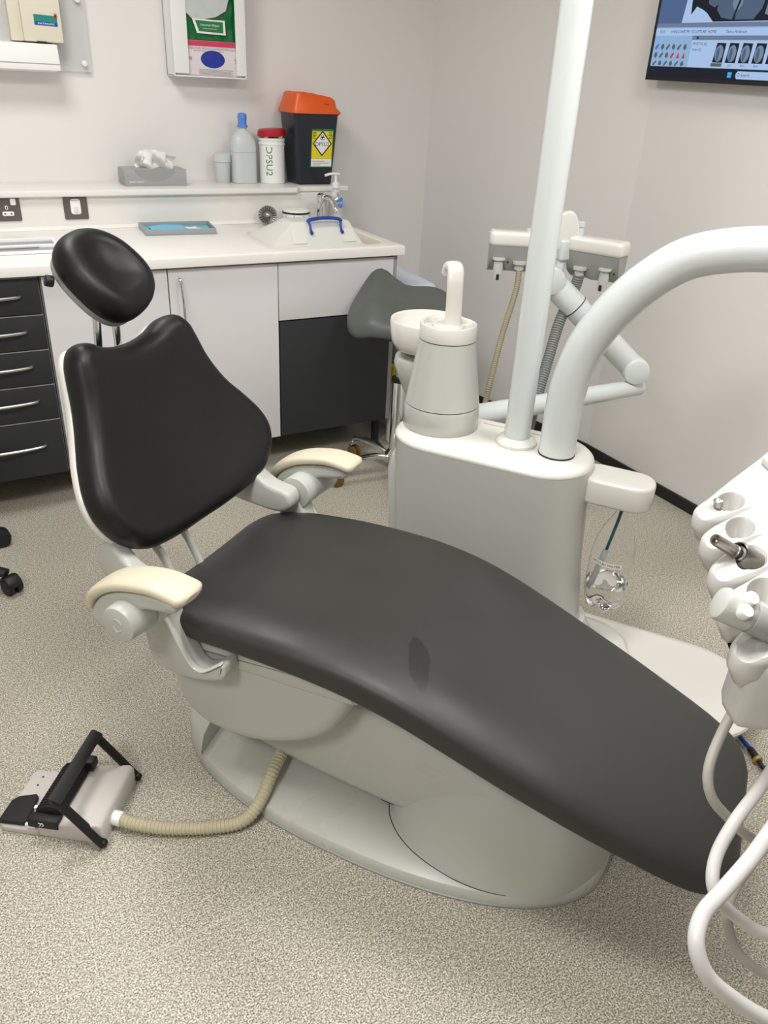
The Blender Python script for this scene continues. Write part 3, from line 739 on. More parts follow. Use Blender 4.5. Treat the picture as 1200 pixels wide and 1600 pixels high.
sp('grey_bar', rc(.014, .166, .948, .178), E_bar, 2)
sp('menu_row', rc(.014, .141, .948, .163), E_lite)
sp('thumb_header', rc(.190, .128, .948, .141), E_bar)
sp('thumb_pane', rc(.192, .046, .948, .128), E_lite)
sp('xray_film', [(.128, .179), (.80, .179), (.80, .54), (.155, .54), (.142, .3)], E_lite, 2)
sp('xray_ground', [(.165, .198), (.185, .182), (.21, .181), (.78, .182), (.78, .53), (.175, .53), (.158, .26)], E_dark, 3)
sp('xray_patch', [(.160, .196), (.185, .226), (.215, .216), (.235, .206), (.268, .180), (.180, .180)], E_lite, 4)
sp('tooth', [(.225, .27), (.235, .232), (.262, .222), (.290, .238), (.300, .275), (.295, .34), (.235, .34)], E_bone, 4)
sp('tooth', [(.275, .215), (.300, .192), (.350, .185), (.376, .23), (.384, .30), (.37, .40), (.315, .38), (.285, .27)], E_bone, 5)
sp('tooth', [(.356, .186), (.43, .186), (.455, .215), (.47, .30), (.45, .42), (.40, .42), (.385, .30)], E_bone, 4)
sp('tooth', [(.47, .20), (.52, .188), (.57, .215), (.58, .32), (.56, .42), (.50, .42), (.48, .30)], E_bone2, 4)
sp('filling', el(.356, .236, .020, .024), E_bone2, 6); sp('tooth_gap', [(.346, .186), (.352, .186), (.398, .34), (.388, .34)], E_dark, 7)
for w, s_ in ((.035, 'EDIT'), (.088, 'WINDOWS'), (.146, 'TYPE'), (.182, 'SCULPTURE'), (.256, 'HOME')):
    text(s_, .0125, lambda x, y, w=w: MT(w+x, .152+y, .0026), E_ink, sc, ax='LEFT')
text('Demo Anderson', .0125, lambda x, y: MT(.375+x, .152+y, .0026), E_ink, sc)
text('PHOTOS (6)', .0115, lambda x, y: MT(.200+x, .116+y, .0026), E_ink, sc, ax='LEFT')
text('Index (2)', .0115, lambda x, y: MT(.200+x, .099+y, .0026), E_ink, sc, ax='LEFT')
for r_ in range(3):
    for c_ in range(6):
        x = .033+.0265*c_; y = .106-.026*r_
        m_ = E_icon if (r_, c_) == (0, 0) else (E_redi if (r_ == 1 and c_ > 2) else E_gr)
        if r_ == 1 and c_ > 3: pl = [(x-.006, y-.009), (x+.008, y-.009), (x+.003, y+.010)]
        elif (r_+c_) % 2: pl = [(x-.007, y-.003), (x, y-.010), (x+.009, y-.002), (x+.004, y+.010), (x-.005, y+.006)]
        else: pl = [(x-.009, y-.006), (x-.002, y-.010), (x+.009, y+.005), (x+.006, y+.010), (x-.004, y+.002)]
        if r_ == 2: pl = [(a, max(b, .0465)) for a, b in pl]
        sp('icon', pl, m_, 4)
sp('header_icon', el(.215, .1345, .005, .005, 6), E_ink, 3)
for k in range(7):
    x = .300+.054*k
    f = sp('film_thumbnail', [(x, .062), (x+.042, .062), (x+.044, .119), (x+.006, .120)], E_dark, 3)
    sp('thumb_tooth', el(x+.022, .089, .017, .025, 14), E_bone2, 4); sp('thumb_root', el(x+.018, .086, .006, .020, 10), E_bone, 5)
    if k: text(['', 'UL2', 'RL01', 'RL01', 'LR2', 'LL1', 'LL2'][k], .009, lambda a, b, x=x: MT(x+.021+a, .0545+b, .0026), E_ink, sc)
sp('selected_label', rc(.296, .050, .342, .060), E_gr, 3)
for a, b in ((0, 0), (.0085, 0), (0, .0085), (.0085, .0085)): sp('start_icon', rc(.376+a, .019+b, .3837+a, .0267+b), E_win, 2)
sp('search_box', [(.410, .023), (.416, .016), (.62, .016), (.626, .023), (.626, .032), (.62, .039), (.416, .039), (.410, .032)], E_lite, 2)
text('Search', .013, lambda x, y: MT(.432+x, .0275+y, .0026), E_ink, sc, ax='LEFT')
text('9°C', .008, lambda x, y: MT(.034+x, .032+y, .0026), E_mid, sc)
bm = NB(); A = [bm.verts.new(MT(x, y, .0026)) for x, y in el(.421, .0285, .005, .005, 14)]; B = [bm.verts.new(MT(x, y, .0026)) for x, y in el(.421, .0285, .0036, .0036, 14)]; ring_faces(bm, A, B); part('search_icon', bm, E_ink, sc)

# ============================================================ FLOOR ITEMS AT THE BACK
t = thing('pedal_bin', 'pale blue-white plastic bin with sloping lid right of the sink unit', 'bin', (1.86, 3.1, 0))
bm = NB(); loft(bm, [[(x, y, z) for x, y in rrect(1.765+d, 1.955-d, 3.03+d, 3.40-d, .03)] for d, z in ((.03, 0), (.025, .01), (.004, .66), (0, .665), (0, .68))]); part('body', bm, M_palebin, t)
bm = NB(); loft(bm, [[(x, y, z+.03*(y-3.0)) for x, y in rrect(1.758+d, 1.962-d, 3.022+d, 3.408-d, .035)] for d, z in ((0, .68), (0, .70), (.006, .708), (.02, .712), (.024, .706), (.06, .706))]); part('lid', bm, M_palebin, t)

t = thing('wipe_canister', 'tall white canister with yellow lid on the floor beside the sink unit', 'canister', (1.775, 2.86, 0))
P = (1.745, 3.02, 0)
P = (1.748, 2.975, 0)
bm = NB(); lathe(bm, [(.036, 0), (.040, .005), (.040, .30)], P, 24); bd = part('body', bm, M_wht, t)
bm = NB(); lathe(bm, [(.0405, .295), (.042, .297), (.042, .355), (.036, .372), (.02, .376), (.001, .376)], P, 24); part('lid', bm, M_yellow, t, 'yellow lid')
bm = NB()
prism(bm, [(-.004, .06), (.004, .06), (.004, .24), (-.004, .24)], 0, .001, T=lambda x, y, z: Vector((P[0]-.03+x*.8, P[1]-.0275-x-z, y))); part('yellow_stripe', bm, M_yellow, bd)
bm = NB(); prism(bm, el(0, .19, .010, .03, 12), 0, .001, T=lambda x, y, z: Vector((P[0]-.008+x, P[1]-.0405-z, y))); part('blue_mark', bm, M_royal, bd)

# ============================================================ TREATMENT CHAIR (frame: s along the chair, t across, z up)
TC = 1.285
ch = thing('dental_chair', 'charcoal reclining dental treatment chair with pale base and two cream armrests', 'dental chair', (-.54, TC, 0), st=True)
def closed_smooth(P, sub=5):
    n = len(P); out = []
    for i in range(n):
        p0, p1, p2, p3 = [Vector(P[(i+k-1) % n]) for k in range(4)]
        for k in range(sub):
            t_ = k/sub
            out.append(tuple(.5*((2*p1)+(-p0+p2)*t_+(2*p0-5*p1+4*p2-p3)*t_*t_+(-p0+3*p1-3*p2+p3)*t_**3)))
    return out

# --- base plate
def base_outline(d=0, n=72, sc=-.54, hl=.545, hw=.265, e=2.3):
    P = []
    for k in range(n):
        a = 2*PI*k/n; c, s_ = math.cos(a), math.sin(a)
        P.append((sc+(hl-d)*math.copysign(abs(c)**(2/e), c), TC+(hw-d)*math.copysign(abs(s_)**(2/e), s_)))
    return P
bm = NB(); rings = [[(x, y, z) for x, y in base_outline(d)] for d, z in ((.006, 0), (0, .004), (0, .027), (.004, .033), (.012, .036), (.06, .052), (.14, .062), (.2, .064))]
loft(bm, rings); base = part('base_plate', bm, M_basew, ch, 'scuffed pale base plate')
bm = NB(); rings = [[(x, y, z) for x, y in base_outline(d)] for d, z in ((-.002, 0), (-.003, .001), (-.003, .005), (-.001, .006))]
loft(bm, rings); part('rubber_edge', bm, M_grey, base)
# raised cap at the head end of the base
bm = NB(); rings = []
for d, z, s1 in ((-.001, .006, -.955), (-.001, .06, -.955), (.01, .078, -.96), (.05, .10, -.965), (.09, .105, -.97)):
    po = [(x, y) for x, y in base_outline(d, 144)]
    arc = sorted([(x, y) for x, y in po if x < s1], key=lambda q: q[1])
    y0, y1 = arc[0][1], arc[-1][1]
    # resample the arc to a fixed number of points
    L = [0]
    for a, b in zip(arc, arc[1:]): L.append(L[-1]+math.dist(a, b))
    R = []
    for k in range(25):
        s_ = L[-1]*k/24; i = max(j for j in range(len(L)) if L[j] <= s_+1e-9); i = min(i, len(L)-2)
        f = (s_-L[i])/(L[i+1]-L[i]); R.append((arc[i][0]+(arc[i+1][0]-arc[i][0])*f, arc[i][1]+(arc[i+1][1]-arc[i][1])*f, z))
    R += [(s1, y1-(y1-y0)*k/6, z) for k in range(0, 7)]
    rings.append(R)
loft(bm, rings); part('base_end_cap', bm, M_basew, base)
# --- fairing over the front of the base (almond-shaped)
hprof = [(-.49, .075), (-.46, .118), (-.41, .165), (-.35, .215), (-.28, .253), (-.20, .275), (-.12, .275), (-.05, .245), (-.015, .18), (.004, .04)]
wprof = [(-.49, .10), (-.46, .16), (-.40, .205), (-.30, .226), (-.22, .222), (-.15, .200), (-.08, .165), (-.03, .105), (.004, .03)]
wbase = [(-.49, .13), (-.46, .165), (-.40, .205), (-.30, .228), (-.22, .226), (-.15, .206), (-.08, .168), (-.03, .112), (.004, .03)]
bm = NB(); rings = []
N_ = 44
for i in range(N_+1):
    f = i/N_; s_ = -.49+(.494)*f
    if f > .85: s_ = -.49+.494*(.85+.15*math.sin((f-.85)/.15*PI/2))
    h = interps(hprof, s_); w = interps(wprof, s_)
    ring = []
    for k in range(33):
        a = PI*k/32; c, sn = math.cos(a), math.sin(a)
        zz = math.copysign(abs(sn)**(2/5.6), sn); yy = math.copysign(abs(c)**(2/5.6), c)
        ring.append((s_, TC+w*yy*(1-.31*zz), .030+(h-.03)*zz))
    rings.append(ring)
loft(bm, rings); fg = part('base_fairing', bm, M_satin, ch, 'smooth almond-shaped fairing', angle=60)
for sg in (-1, 1):                                       # shadow gap where the fairing meets the base
    pts = []
    for k in range(26):
        s_ = -.488+(.32)*k/25; w = interps(wprof, s_)
        ds = abs(s_+.54)/.545; hwid = .265*(1-ds**2.3)**(1/2.3); d = max(0, hwid-w)
        pts.append((s_, TC+sg*(w-.001), interp([(0, .027), (.004, .033), (.012, .036), (.06, .052), (.14, .062), (.2, .064)], d)+.0005))
    bm = NB(); tube(bm, pts, .0010, n=6, sub=1); part('fairing_gap', bm, M_seam, fg)
bm = NB(); box(bm, -.1705, -.1690, 1.0875-.0035, 1.0925, .008, .0345); part('base_joint', bm, M_seam, base)
bm = NB(); box(bm, -.957, -.9555, 1.095, 1.16, .0335, .045); part('base_joint', bm, M_seam, base)
bm = NB(); cyl(bm, (-.13, 1.0985, .017), (-.13, 1.106, .017), .0035, n=10)
part('screw_hole', bm, M_ink, base)
# --- lift beam
bm = NB()
Bp = [(-.93, .165), (-.86, .115), (-.72, .088), (-.50, .075), (-.30, .075), (-.15, .09), (-.13, .16), (-.14, .22), (-.30, .295), (-.45, .335), (-.58, .35), (-.75, .33), (-.90, .26)]
prism(bm, closed_smooth(Bp, 4), TC-.155, TC+.155, .03, T=lambda x, y, z: (x, z, y)); part('lift_beam', bm, M_satin, ch, angle=50)
bm = NB(); cyl(bm, (-.475, TC-.13, .066), (-.475, TC-.10, .10), .022); part('pivot_boss', bm, M_black, ch)
# --- gondola under the seat
Gp = [(-1.0, .40), (-.995, .33), (-.975, .245), (-.93, .198), (-.87, .182), (-.77, .192), (-.67, .232), (-.59, .295), (-.545, .37), (-.522, .44), (-.53, .468), (-.75, .47), (-.97, .462)]
bm = NB(); prism(bm, closed_smooth(Gp, 4), TC-.235, TC+.235, .035, T=lambda x, y, z: (x, z, y), seg=4); part('seat_gondola', bm, M_satin, ch, 'deep pale tub under the seat', angle=50)
bm = NB(); prism(bm, closed_smooth([(-1.005, .415), (-1.0, .395), (-.9, .392), (-.75, .398), (-.6, .408), (-.52, .418), (-.515, .44), (-.53, .474), (-.75, .476), (-.98, .468)], 4), TC-.240, TC+.240, .012, T=lambda x, y, z: (x, z, y)); part('gondola_collar', bm, M_satin, ch, angle=50)
# --- seat and leg cushion
ztop = [(-1.01, .462), (-1.0, .482), (-.97, .507), (-.90, .527), (-.80, .540), (-.70, .547), (-.60, .549), (-.52, .545), (-.42, .528), (-.32, .498), (-.20, .455), (-.08, .412), (.05, .365), (.14, .333), (.19, .312), (.215, .292), (.222, .27)]
zbot = [(-1.01, .462), (-1.0, .448), (-.97, .440), (-.90, .446), (-.80, .455), (-.70, .458), (-.60, .456), (-.52, .450), (-.42, .432), (-.32, .402), (-.20, .360), (-.08, .320), (.05, .278), (.14, .248), (.19, .236), (.215, .240), (.222, .27)]
wid = [(-1.01, .19), (-1.0, .215), (-.98, .240), (-.93, .262), (-.85, .273), (-.6, .278), (-.35, .275), (-.1, .258), (.05, .238), (.13, .222), (.18, .200), (.205, .172), (.222, .13)]
bm = NB(); rings = []
stn = [-1.01, -1.007, -1.0, -.99, -.975, -.95, -.92, -.88]+[-.84+.04*k for k in range(25)]+[.145, .165, .18, .195, .205, .213, .219, .222]
for s_ in stn:
    a, b, w = interps(ztop, s_), interps(zbot, s_), interps(wid, s_)
    s_ = s_ if s_ > -.85 else -.85+(s_+.85)*1.30
    zc, h = (a+b)/2, max(.0005, (a-b)/2); ring = []
    for k in range(48):
        q = 2*PI*k/48; c, sn = math.cos(q), math.sin(q); e = 3.4 if sn > 0 else 5
        xx = math.copysign(abs(c)**(2/e), c); yy = math.copysign(abs(sn)**(2/e), sn)
        dish = -.012*(1-min(1, (abs(xx)/.75))**2) if sn > 0 else 0
        if abs(s_+.6) > .38: dish *= max(0, 1-(abs(s_+.6)-.38)/.15)
        ring.append((s_, TC+w*xx, zc+h*yy+dish*max(0, yy)))
    rings.append(ring)
loft(bm, rings)
M_seatv = mat('charcoal_vinyl_lit', srgb(46, 46, 43), .46, noise=.12, nscale=6, bump=.10, bscale=450, rvar=.07)  # same vinyl as the backrest, lightened for the light the flat seat catches
def add_stain(m):
    """long damp patch and faint creases in the vinyl of the leg rest"""
    nt = m.node_tree; p = nt.nodes['Principled BSDF']; tc = nt.nodes['Texture Coordinate'] if 'Texture Coordinate' in nt.nodes else nt.nodes.new('ShaderNodeTexCoord')
    mp = nt.nodes.new('ShaderNodeMapping'); mp.inputs['Location'].default_value = (-.155, .13, 0)
    mp.vector_type = 'TEXTURE'
    mp.inputs['Location'].default_value = (.128, -.153, 0); mp.inputs['Scale'].default_value = (.078, .022, 10); mp.inputs['Rotation'].default_value = (0, 0, math.radians(-62))
    n = nt.nodes.new('ShaderNodeTexNoise'); n.inputs['Scale'].default_value = 30
    nt.links.new(tc.outputs['Object'], n.inputs['Vector'])
    ad = nt.nodes.new('ShaderNodeMix'); ad.data_type = 'VECTOR'; ad.inputs['Factor'].default_value = .02
    nt.links.new(tc.outputs['Object'], ad.inputs['A']); nt.links.new(n.outputs['Color'], ad.inputs['B'])
    nt.links.new(ad.outputs['Result'], mp.inputs['Vector'])
    g = nt.nodes.new('ShaderNodeTexGradient'); g.gradient_type = 'SPHERICAL'; nt.links.new(mp.outputs['Vector'], g.inputs['Vector'])
    r = nt.nodes.new('ShaderNodeMapRange'); r.inputs['From Min'].default_value = .02; r.inputs['From Max'].default_value = .14
    nt.links.new(g.outputs['Fac'], r.inputs['Value'])
    mx = nt.nodes.new('ShaderNodeMix'); mx.data_type = 'RGBA'; mx.blend_type = 'MULTIPLY'
    src = p.inputs['Base Color'].links[0].from_socket
    nt.links.new(src, mx.inputs['A']); mx.inputs['B'].default_value = (.52, .5, .5, 1)
    nt.links.new(r.outputs['Result'], mx.inputs['Factor']); nt.links.new(mx.outputs['Result'], p.inputs['Base Color'])
add_stain(M_seatv)
part('seat_cushion', bm, M_seatv, ch, 'one-piece charcoal vinyl seat and leg rest', angle=80)

# --- pillow helper for backrest and headrest
def pillow(bm, outline, map3, thick, rr, c=(0, .2), nin=7, dish=0., back=.5, flatback=False):
    rings = []
    for k in range(1, nin): 
        f = k/nin; base_ = inset(outline, rr*.3); rings.append([map3(c[0]+(x-c[0])*f, c[1]+(y-c[1])*f, -thick*back) for x, y in base_])
    for k in range(13):
        ph = -PI/2+PI*k/12; nn = math.sin(ph); ins = rr*(1-math.cos(ph))*(.3 if nn < 0 else 1)
        rings.append([map3(x, y, thick*(back if nn < 0 else 1-back)*nn) for x, y in inset(outline, ins)])
    top = inset(outline, rr)
    for k in range(nin-1, 0, -1):
        f = k/nin; dd = dish*(1-f*f)
        rings.append([map3(c[0]+(x-c[0])*f, c[1]+(y-c[1])*f, thick*(1-back)-dd) for x, y in top])
    return loft(bm, rings, fan=True)
BUx, BUz = -.42, .907
def BKM(a, b, n, curl=.66):
    cu = curl*a*a*(1+.5*max(0, b-.25)/.2)
    lum = .018*math.sin(PI*min(1, max(0, b/.44)))          # gentle hollow
    nn = n+cu-lum
    return (-1.08+b*BUx+nn*.907, TC+a+.012, .58+b*BUz+nn*.42)
half = [(0, -.018), (.10, -.016), (.20, 0), (.262, .040), (.293, .095), (.292, .150), (.266, .21), (.230, .27), (.204, .33), (.190, .385), (.178, .420), (.152, .445), (.115, .445), (.080, .430), (.042, .421), (0, .418)]
BO = closed_smooth(half+[(-a, b) for a, b in half[-2:0:-1]], 4)
bk = NB(); pillow(bk, BO, BKM, .075, .038, dish=.006, back=.4); part('backrest_cushion', bk, M_vinyl, ch, 'waisted charcoal vinyl backrest', angle=80)
bk = NB(); pillow(bk, inset(BO, .004), lambda a, b, n: BKM(a, b, n-.036), .022, .010, back=.5); part('backrest_shell', bk, M_plast, ch, 'white rear shell', angle=60)
# --- headrest
HU = Vector((-.34, 0, .94)).normalized()
hang = math.radians(44)                       # recline of the pad from vertical
HUx, HUz = -math.sin(hang), math.cos(hang)
def HDM(a, b, n):
    ra = math.radians(-14); a2, b2 = a*math.cos(ra)+b*math.sin(ra), -a*math.sin(ra)+b*math.cos(ra)
    nn = n+1.5*a*a
    return (-1.288+b2*HUx+nn*HUz, TC+a2+.012, 1.105+b2*HUz-nn*HUx)
HO = []
for k in range(56):
    q = 2*PI*k/56; c, sn = math.cos(q), math.sin(q); e = 2.35
    w = .100*(1-.10*sn)
    HO.append((w*math.copysign(abs(c)**(2/e), c), .108*math.copysign(abs(sn)**(2/e), sn)))
bk = NB(); pillow(bk, HO, HDM, .070, .036, c=(0, 0), dish=.020, back=.42); hc = part('headrest_cushion', bk, M_vinyl, ch, 'oval dished black headrest pad', angle=80)
bk = NB(); pillow(bk, inset(HO, .008), lambda a, b, n: HDM(a, b, n-.034), .02, .008, c=(0, 0)); part('headrest_shell', bk, M_grey, hc)
for a_, b_, n_ in ((.060, .088, -.030), (-.094, .050, -.040)):
    p0 = Vector(HDM(a_, b_, n_)); p1 = Vector(HDM(a_+(.03 if a_ > 0 else -.012), b_+.012, n_-.006))
    bm = NB(); cyl(bm, p0, p1, .012, bev=.003); part('headrest_knob', bm, M_black, hc)
for a_ in (-.045, .022):
    bm = NB()
    p1 = Vector(HDM(a_, -.04, -.05)); p2 = Vector(BKM(a_*1.05, .40, -.05)); p2.y = p1.y
    sweep(bm, [p1, p1.lerp(p2, .5), p2, p2+(p2-p1)*.8], .010, .005, n=12); part('headrest_bar', bm, M_chrome, ch, 'flat chrome headrest bar')
# --- support rods behind the backrest
for ta in (1.145, 1.235):
    bm = NB(); tube(bm, [(-1.09, ta-.02, .66), (-1.075, ta-.02, .60), (-1.065, ta, .55), (-1.05, ta+.01, .50), (-1.02, ta+.01, .445), (-.98, ta+.01, .43)], .0095, n=12); part('back_support_rod', bm, M_satin, ch)
# --- side brackets, hubs and arms, mirrored about the chair's middle
for sg, nm in ((-1, 'near'), (1, 'far')):
    def MT_(x, z, y): return (x, TC+sg*y, z)                 # x=s, z height, y = distance from middle
    pr = lambda poly, y0, y1, bev: prism(NB(), poly, y0, y1, bev, T=lambda x, z, y: (x, TC+sg*y, z))
    bmx = pr(closed_smooth([(-1.0, .545), (-.975, .578), (-.952, .560), (-.918, .500), (-.886, .434), (-.868, .410), (-.842, .411), (-.802, .444), (-.792, .438), (-.80, .405), (-.87, .378), (-.95, .374), (-.985, .40), (-.998, .47)], 3), .240, .290, .008); part('side_bracket', bmx, M_satin, ch, angle=40)
    bm = NB(); sweep(bm, [MT_(-.958, .560, .288), MT_(-.921, .498, .288), MT_(-.889, .438, .288), MT_(-.869, .414, .288), MT_(-.844, .414, .288), MT_(-.800, .450, .288)], .007, .0028, side=Vector((0, 1, 0)), n=12); part('bracket_lip', bm, M_plast, ch)
    bm = NB(); cyl(bm, MT_(-.955, .560, .245), MT_(-.955, .560, .330), .043, bev=.003, n=32); part('hub', bm, M_satin, ch)
    bm = NB(); cyl(bm, MT_(-.955, .560, .330), MT_(-.955, .560, .398), .043, .039 if sg < 0 else .047, bev=.006, n=36); hb = part('hub_cap', bm, M_satin, ch)
    if sg < 0:
        bm = NB()
        for a0, a1 in ((.4, 2.4), (3.5, 5.6)): tube(bm, [(-.955+.011*math.cos(a0+(a1-a0)*k/8), TC-.3982, .560+.014*math.sin(a0+(a1-a0)*k/8)) for k in range(9)], .0018, n=6, sub=1)
        part('embossed_mark', bm, M_satin, hb)
    bmx = pr(closed_smooth([(-1.058, .525), (-1.046, .560), (-1.015, .592), (-.965, .614), (-.89, .628), (-.848, .624), (-.842, .606), (-.88, .596), (-.915, .588), (-.93, .570), (-.94, .525), (-.985, .505), (-1.03, .503)], 3), .300, .366, .010); ab = part('armrest_frame', bmx, M_satin, ch, 'grey-white sweeping arm', angle=45)
    bm = NB(); sweep(bm, [MT_(-1.068, .540, .333), MT_(-1.054, .572, .333), MT_(-1.020, .603, .333), MT_(-.97, .627, .333), MT_(-.90, .642, .333), MT_(-.85, .640, .333), MT_(-.820, .634, .333)], .041, .014, side=Vector((0, 1, 0)), e=2.8, n=24,
               taper=lambda f: min(1, .72+1.2*f) if f < .9 else max(.55, math.sqrt(max(0, 1-((f-.9)/.1)**2*.75)))); part('armrest_pad', bm, M_cream, ch, 'cream armrest pad')
    bmx = pr(closed_smooth([(-1.135, .63), (-1.15, .57), (-1.12, .535), (-1.04, .525), (-.97, .525), (-.935, .55), (-.945, .585), (-1.0, .595), (-1.05, .625), (-1.08, .66)], 3), .190, .244, .012) if sg > 0 else pr(closed_smooth([(-1.125, .615), (-1.135, .57), (-1.11, .54), (-1.04, .53), (-.975, .53), (-.955, .55), (-.965, .572), (-1.03, .582), (-1.06, .600), (-1.085, .625)], 3), .222, .262, .010); part('backrest_carrier', bmx, M_satin, ch, angle=45)

# ============================================================ DENTAL UNIT beside the chair
un = thing('dental_unit', 'tall glossy white dental unit column standing behind the treatment chair', 'dental unit', (-.53, 1.86, 0), st=True)
bm = NB()
def plate_o(d): return rrect(-.86+d, .262-d, 1.665+d, 2.065-d, .19-d*.6, 10)
loft(bm, [[(x, y, z) for x, y in plate_o(d)] for d, z in ((.035, 0), (.033, .004), (.004, .085), (0, .095), (.002, .102), (.008, .107), (.03, .109))]); part('floor_housing', bm, M_plast, un, 'long low white floor housing')
# body: lofted stadium
def bo(s0, s1, t0, t1, r, z, n=8): return [(x, y, z) for x, y in rrect(s0, s1, t0, t1, r, n)]
bm = NB(); loft(bm, [bo(-.775, -.215, 1.74, 1.985, .11, .105), bo(-.785, -.24, 1.735, 1.985, .12, .22), bo(-.795, -.262, 1.728, 1.985, .124, .40), bo(-.803, -.272, 1.722, 1.985, .125, .55), bo(-.809, -.275, 1.718, 1.985, .125, .671)])
part('body', bm, M_satinbody, un, 'satin grey-white column body', angle=60)
bm = NB(); loft(bm, [bo(-.809, -.275, 1.718, 1.985, .125, .6712), bo(-.810, -.2745, 1.7175, 1.985, .125, .673), bo(-.808, -.277, 1.719, 1.984, .123, .680), bo(-.80, -.285, 1.728, 1.976, .115, .688), bo(-.785, -.30, 1.745, 1.96, .10, .6915), bo(-.70, -.40, 1.82, 1.88, .03, .6925)])
tp = part('top_cover', bm, M_plast, un, 'glossy white top cover', angle=60)
bm = NB(); box(bm, -.60, -.345, 1.9388, 1.9400, .6905, .6921); part('cover_joint', bm, M_seam, tp)
bm = NB(); loft(bm, [bo(-.80, -.74, 1.80, 1.93, .03, .10), bo(-.818, -.76, 1.80, 1.94, .03, .40), bo(-.822, -.77, 1.79, 1.95, .03, .56), bo(-.812, -.78, 1.80, 1.93, .02, .60)]); part('side_panel', bm, M_satinbody, un, angle=60)
bm = NB(); cyl(bm, (-.822, 1.85, .635), (-.806, 1.85, .635), .014, bev=.003); part('side_button', bm, M_wht, un)
# foot of the column, rounded, sloping towards the bottle
bm = NB(); loft(bm, [bo(-.74, -.085, 1.735, 1.99, .115, .106), bo(-.74, -.088, 1.738, 1.988, .115, .135), bo(-.74, -.105, 1.75, 1.98, .105, .146), bo(-.74, -.20, 1.77, 1.965, .08, .150), bo(-.74, -.225, 1.775, 1.96, .07, .20)]); part('column_foot', bm, M_plast, un, angle=50)
bm = NB(); box(bm, -.2485, -.2455, 1.78, 1.80, .17, .25, .001); part('service_slot', bm, M_ink, un)
# cuspidor cylinder
CY = (-.70, 1.87, .692)
bm = NB(); lathe(bm, [(.100, .0), (.102, .003), (.101, .06), (.0995, .064)], CY, 56); cb = part('filter_base_ring', bm, M_satinbody, un)
bm = NB(); lathe(bm, [(.0988, .0635), (.0988, .0665)], CY, 56); part('ring_joint', bm, M_seam, un)
bm = NB(); lathe(bm, [(.0995, .0665), (.099, .069), (.0735, .232), (.073, .236)], CY, 56); part('filler_tower', bm, M_satinbody, un, 'tapering cylindrical cup-filler tower')
bm = NB(); lathe(bm, [(.0722, .2355), (.0722, .2385)], CY, 56); part('ring_joint', bm, M_seam, un)
bm = NB(); lathe(bm, [(.0735, .2385), (.074, .241), (.074, .272), (.072, .277), (.066, .278), (.063, .276), (.061, .264), (.001, .263)], CY, 56); part('tower_rim', bm, M_plast, un, angle=50)
bm = NB(); lathe(bm, [(.040, .263), (.040, .270), (.036, .273), (.001, .274)], CY, 40); ins = part('filter_insert', bm, M_plast, un)
for k in range(10):
    a = 2*PI*(k+.3)/10; bm = NB(); box(bm, .042, .060, -.004, .004, .263, .270, .001, T=lambda x, y, z: (CY[0]+x*math.cos(a)-y*math.sin(a), CY[1]+x*math.sin(a)+y*math.cos(a), CY[2]+z)); part('insert_tab', bm, M_plast, ins)
bm = NB(); sweep(bm, [(-.690, 1.875, .93), (-.692, 1.875, 1.0), (-.694, 1.875, 1.06), (-.696, 1.878, 1.080), (-.700, 1.886, 1.096), (-.710, 1.900, 1.103), (-.723, 1.914, 1.098), (-.730, 1.922, 1.080)], .0205, .0125, side=Vector((.75, .6, 0)), e=3, n=24)
part('cup_filler_spout', bm, M_plast, un, 'white hooked cup-filler spout')
# bowl
BW = (-.812, 2.012, .800)
bm = NB(); lathe(bm, [(.03, .038), (.07, .041), (.092, .050), (.102, .068), (.106, .09), (.108, .125), (.106, .129), (.100, .127), (.095, .10), (.078, .064), (.04, .054), (.001, .052)], BW, 56)
part('spittoon_bowl', bm, M_plast, un, 'white round spittoon bowl', angle=50)
bm = NB(); lathe(bm, [(.02, -.15), (.04, -.12), (.075, -.045), (.092, .005), (.088, .022), (.03, .036)], BW, 44); part('bowl_drain_housing', bm, M_satin, un, angle=60)
bm = NB(); sweep(bm, [(-.80, 2.03, .70), (-.76, 1.97, .69), (-.72, 1.93, .72)], .04, .03, side=Vector((0, 0, 1)), n=16); part('bowl_bracket', bm, M_satin, un)
# bottle holder arm
bm = NB(); prism(bm, rrect(-.31, -.118, 1.822, 1.935, .05, 8), .585, .655, .010); part('bottle_holder', bm, M_plast, un, 'rounded white arm carrying the water bottle')
bm = NB(); cyl(bm, (-.185, 1.882, .573), (-.185, 1.882, .586), .02); part('bottle_socket', bm, M_grey, un)
# pole
PB = (-.48, 1.855, .69)
bm = NB(); lathe(bm, [(.050, .0), (.053, .004), (.053, .010), (.046, .018), (.036, .022)], PB, 40); part('pole_collar', bm, M_plast, un)
bm = NB(); cyl(bm, (PB[0], PB[1], .70), (PB[0], PB[1], 1.95), .0333, n=40); part('lamp_pole', bm, M_pipe, un, 'straight white enamelled lamp pole')
bm = NB(); lathe(bm, [(.0355, 1.95-.69), (.0355, 1.97-.69), (.02, 1.985-.69), (.001, 1.986-.69)], PB, 32); part('pole_cap', bm, M_plast, un)

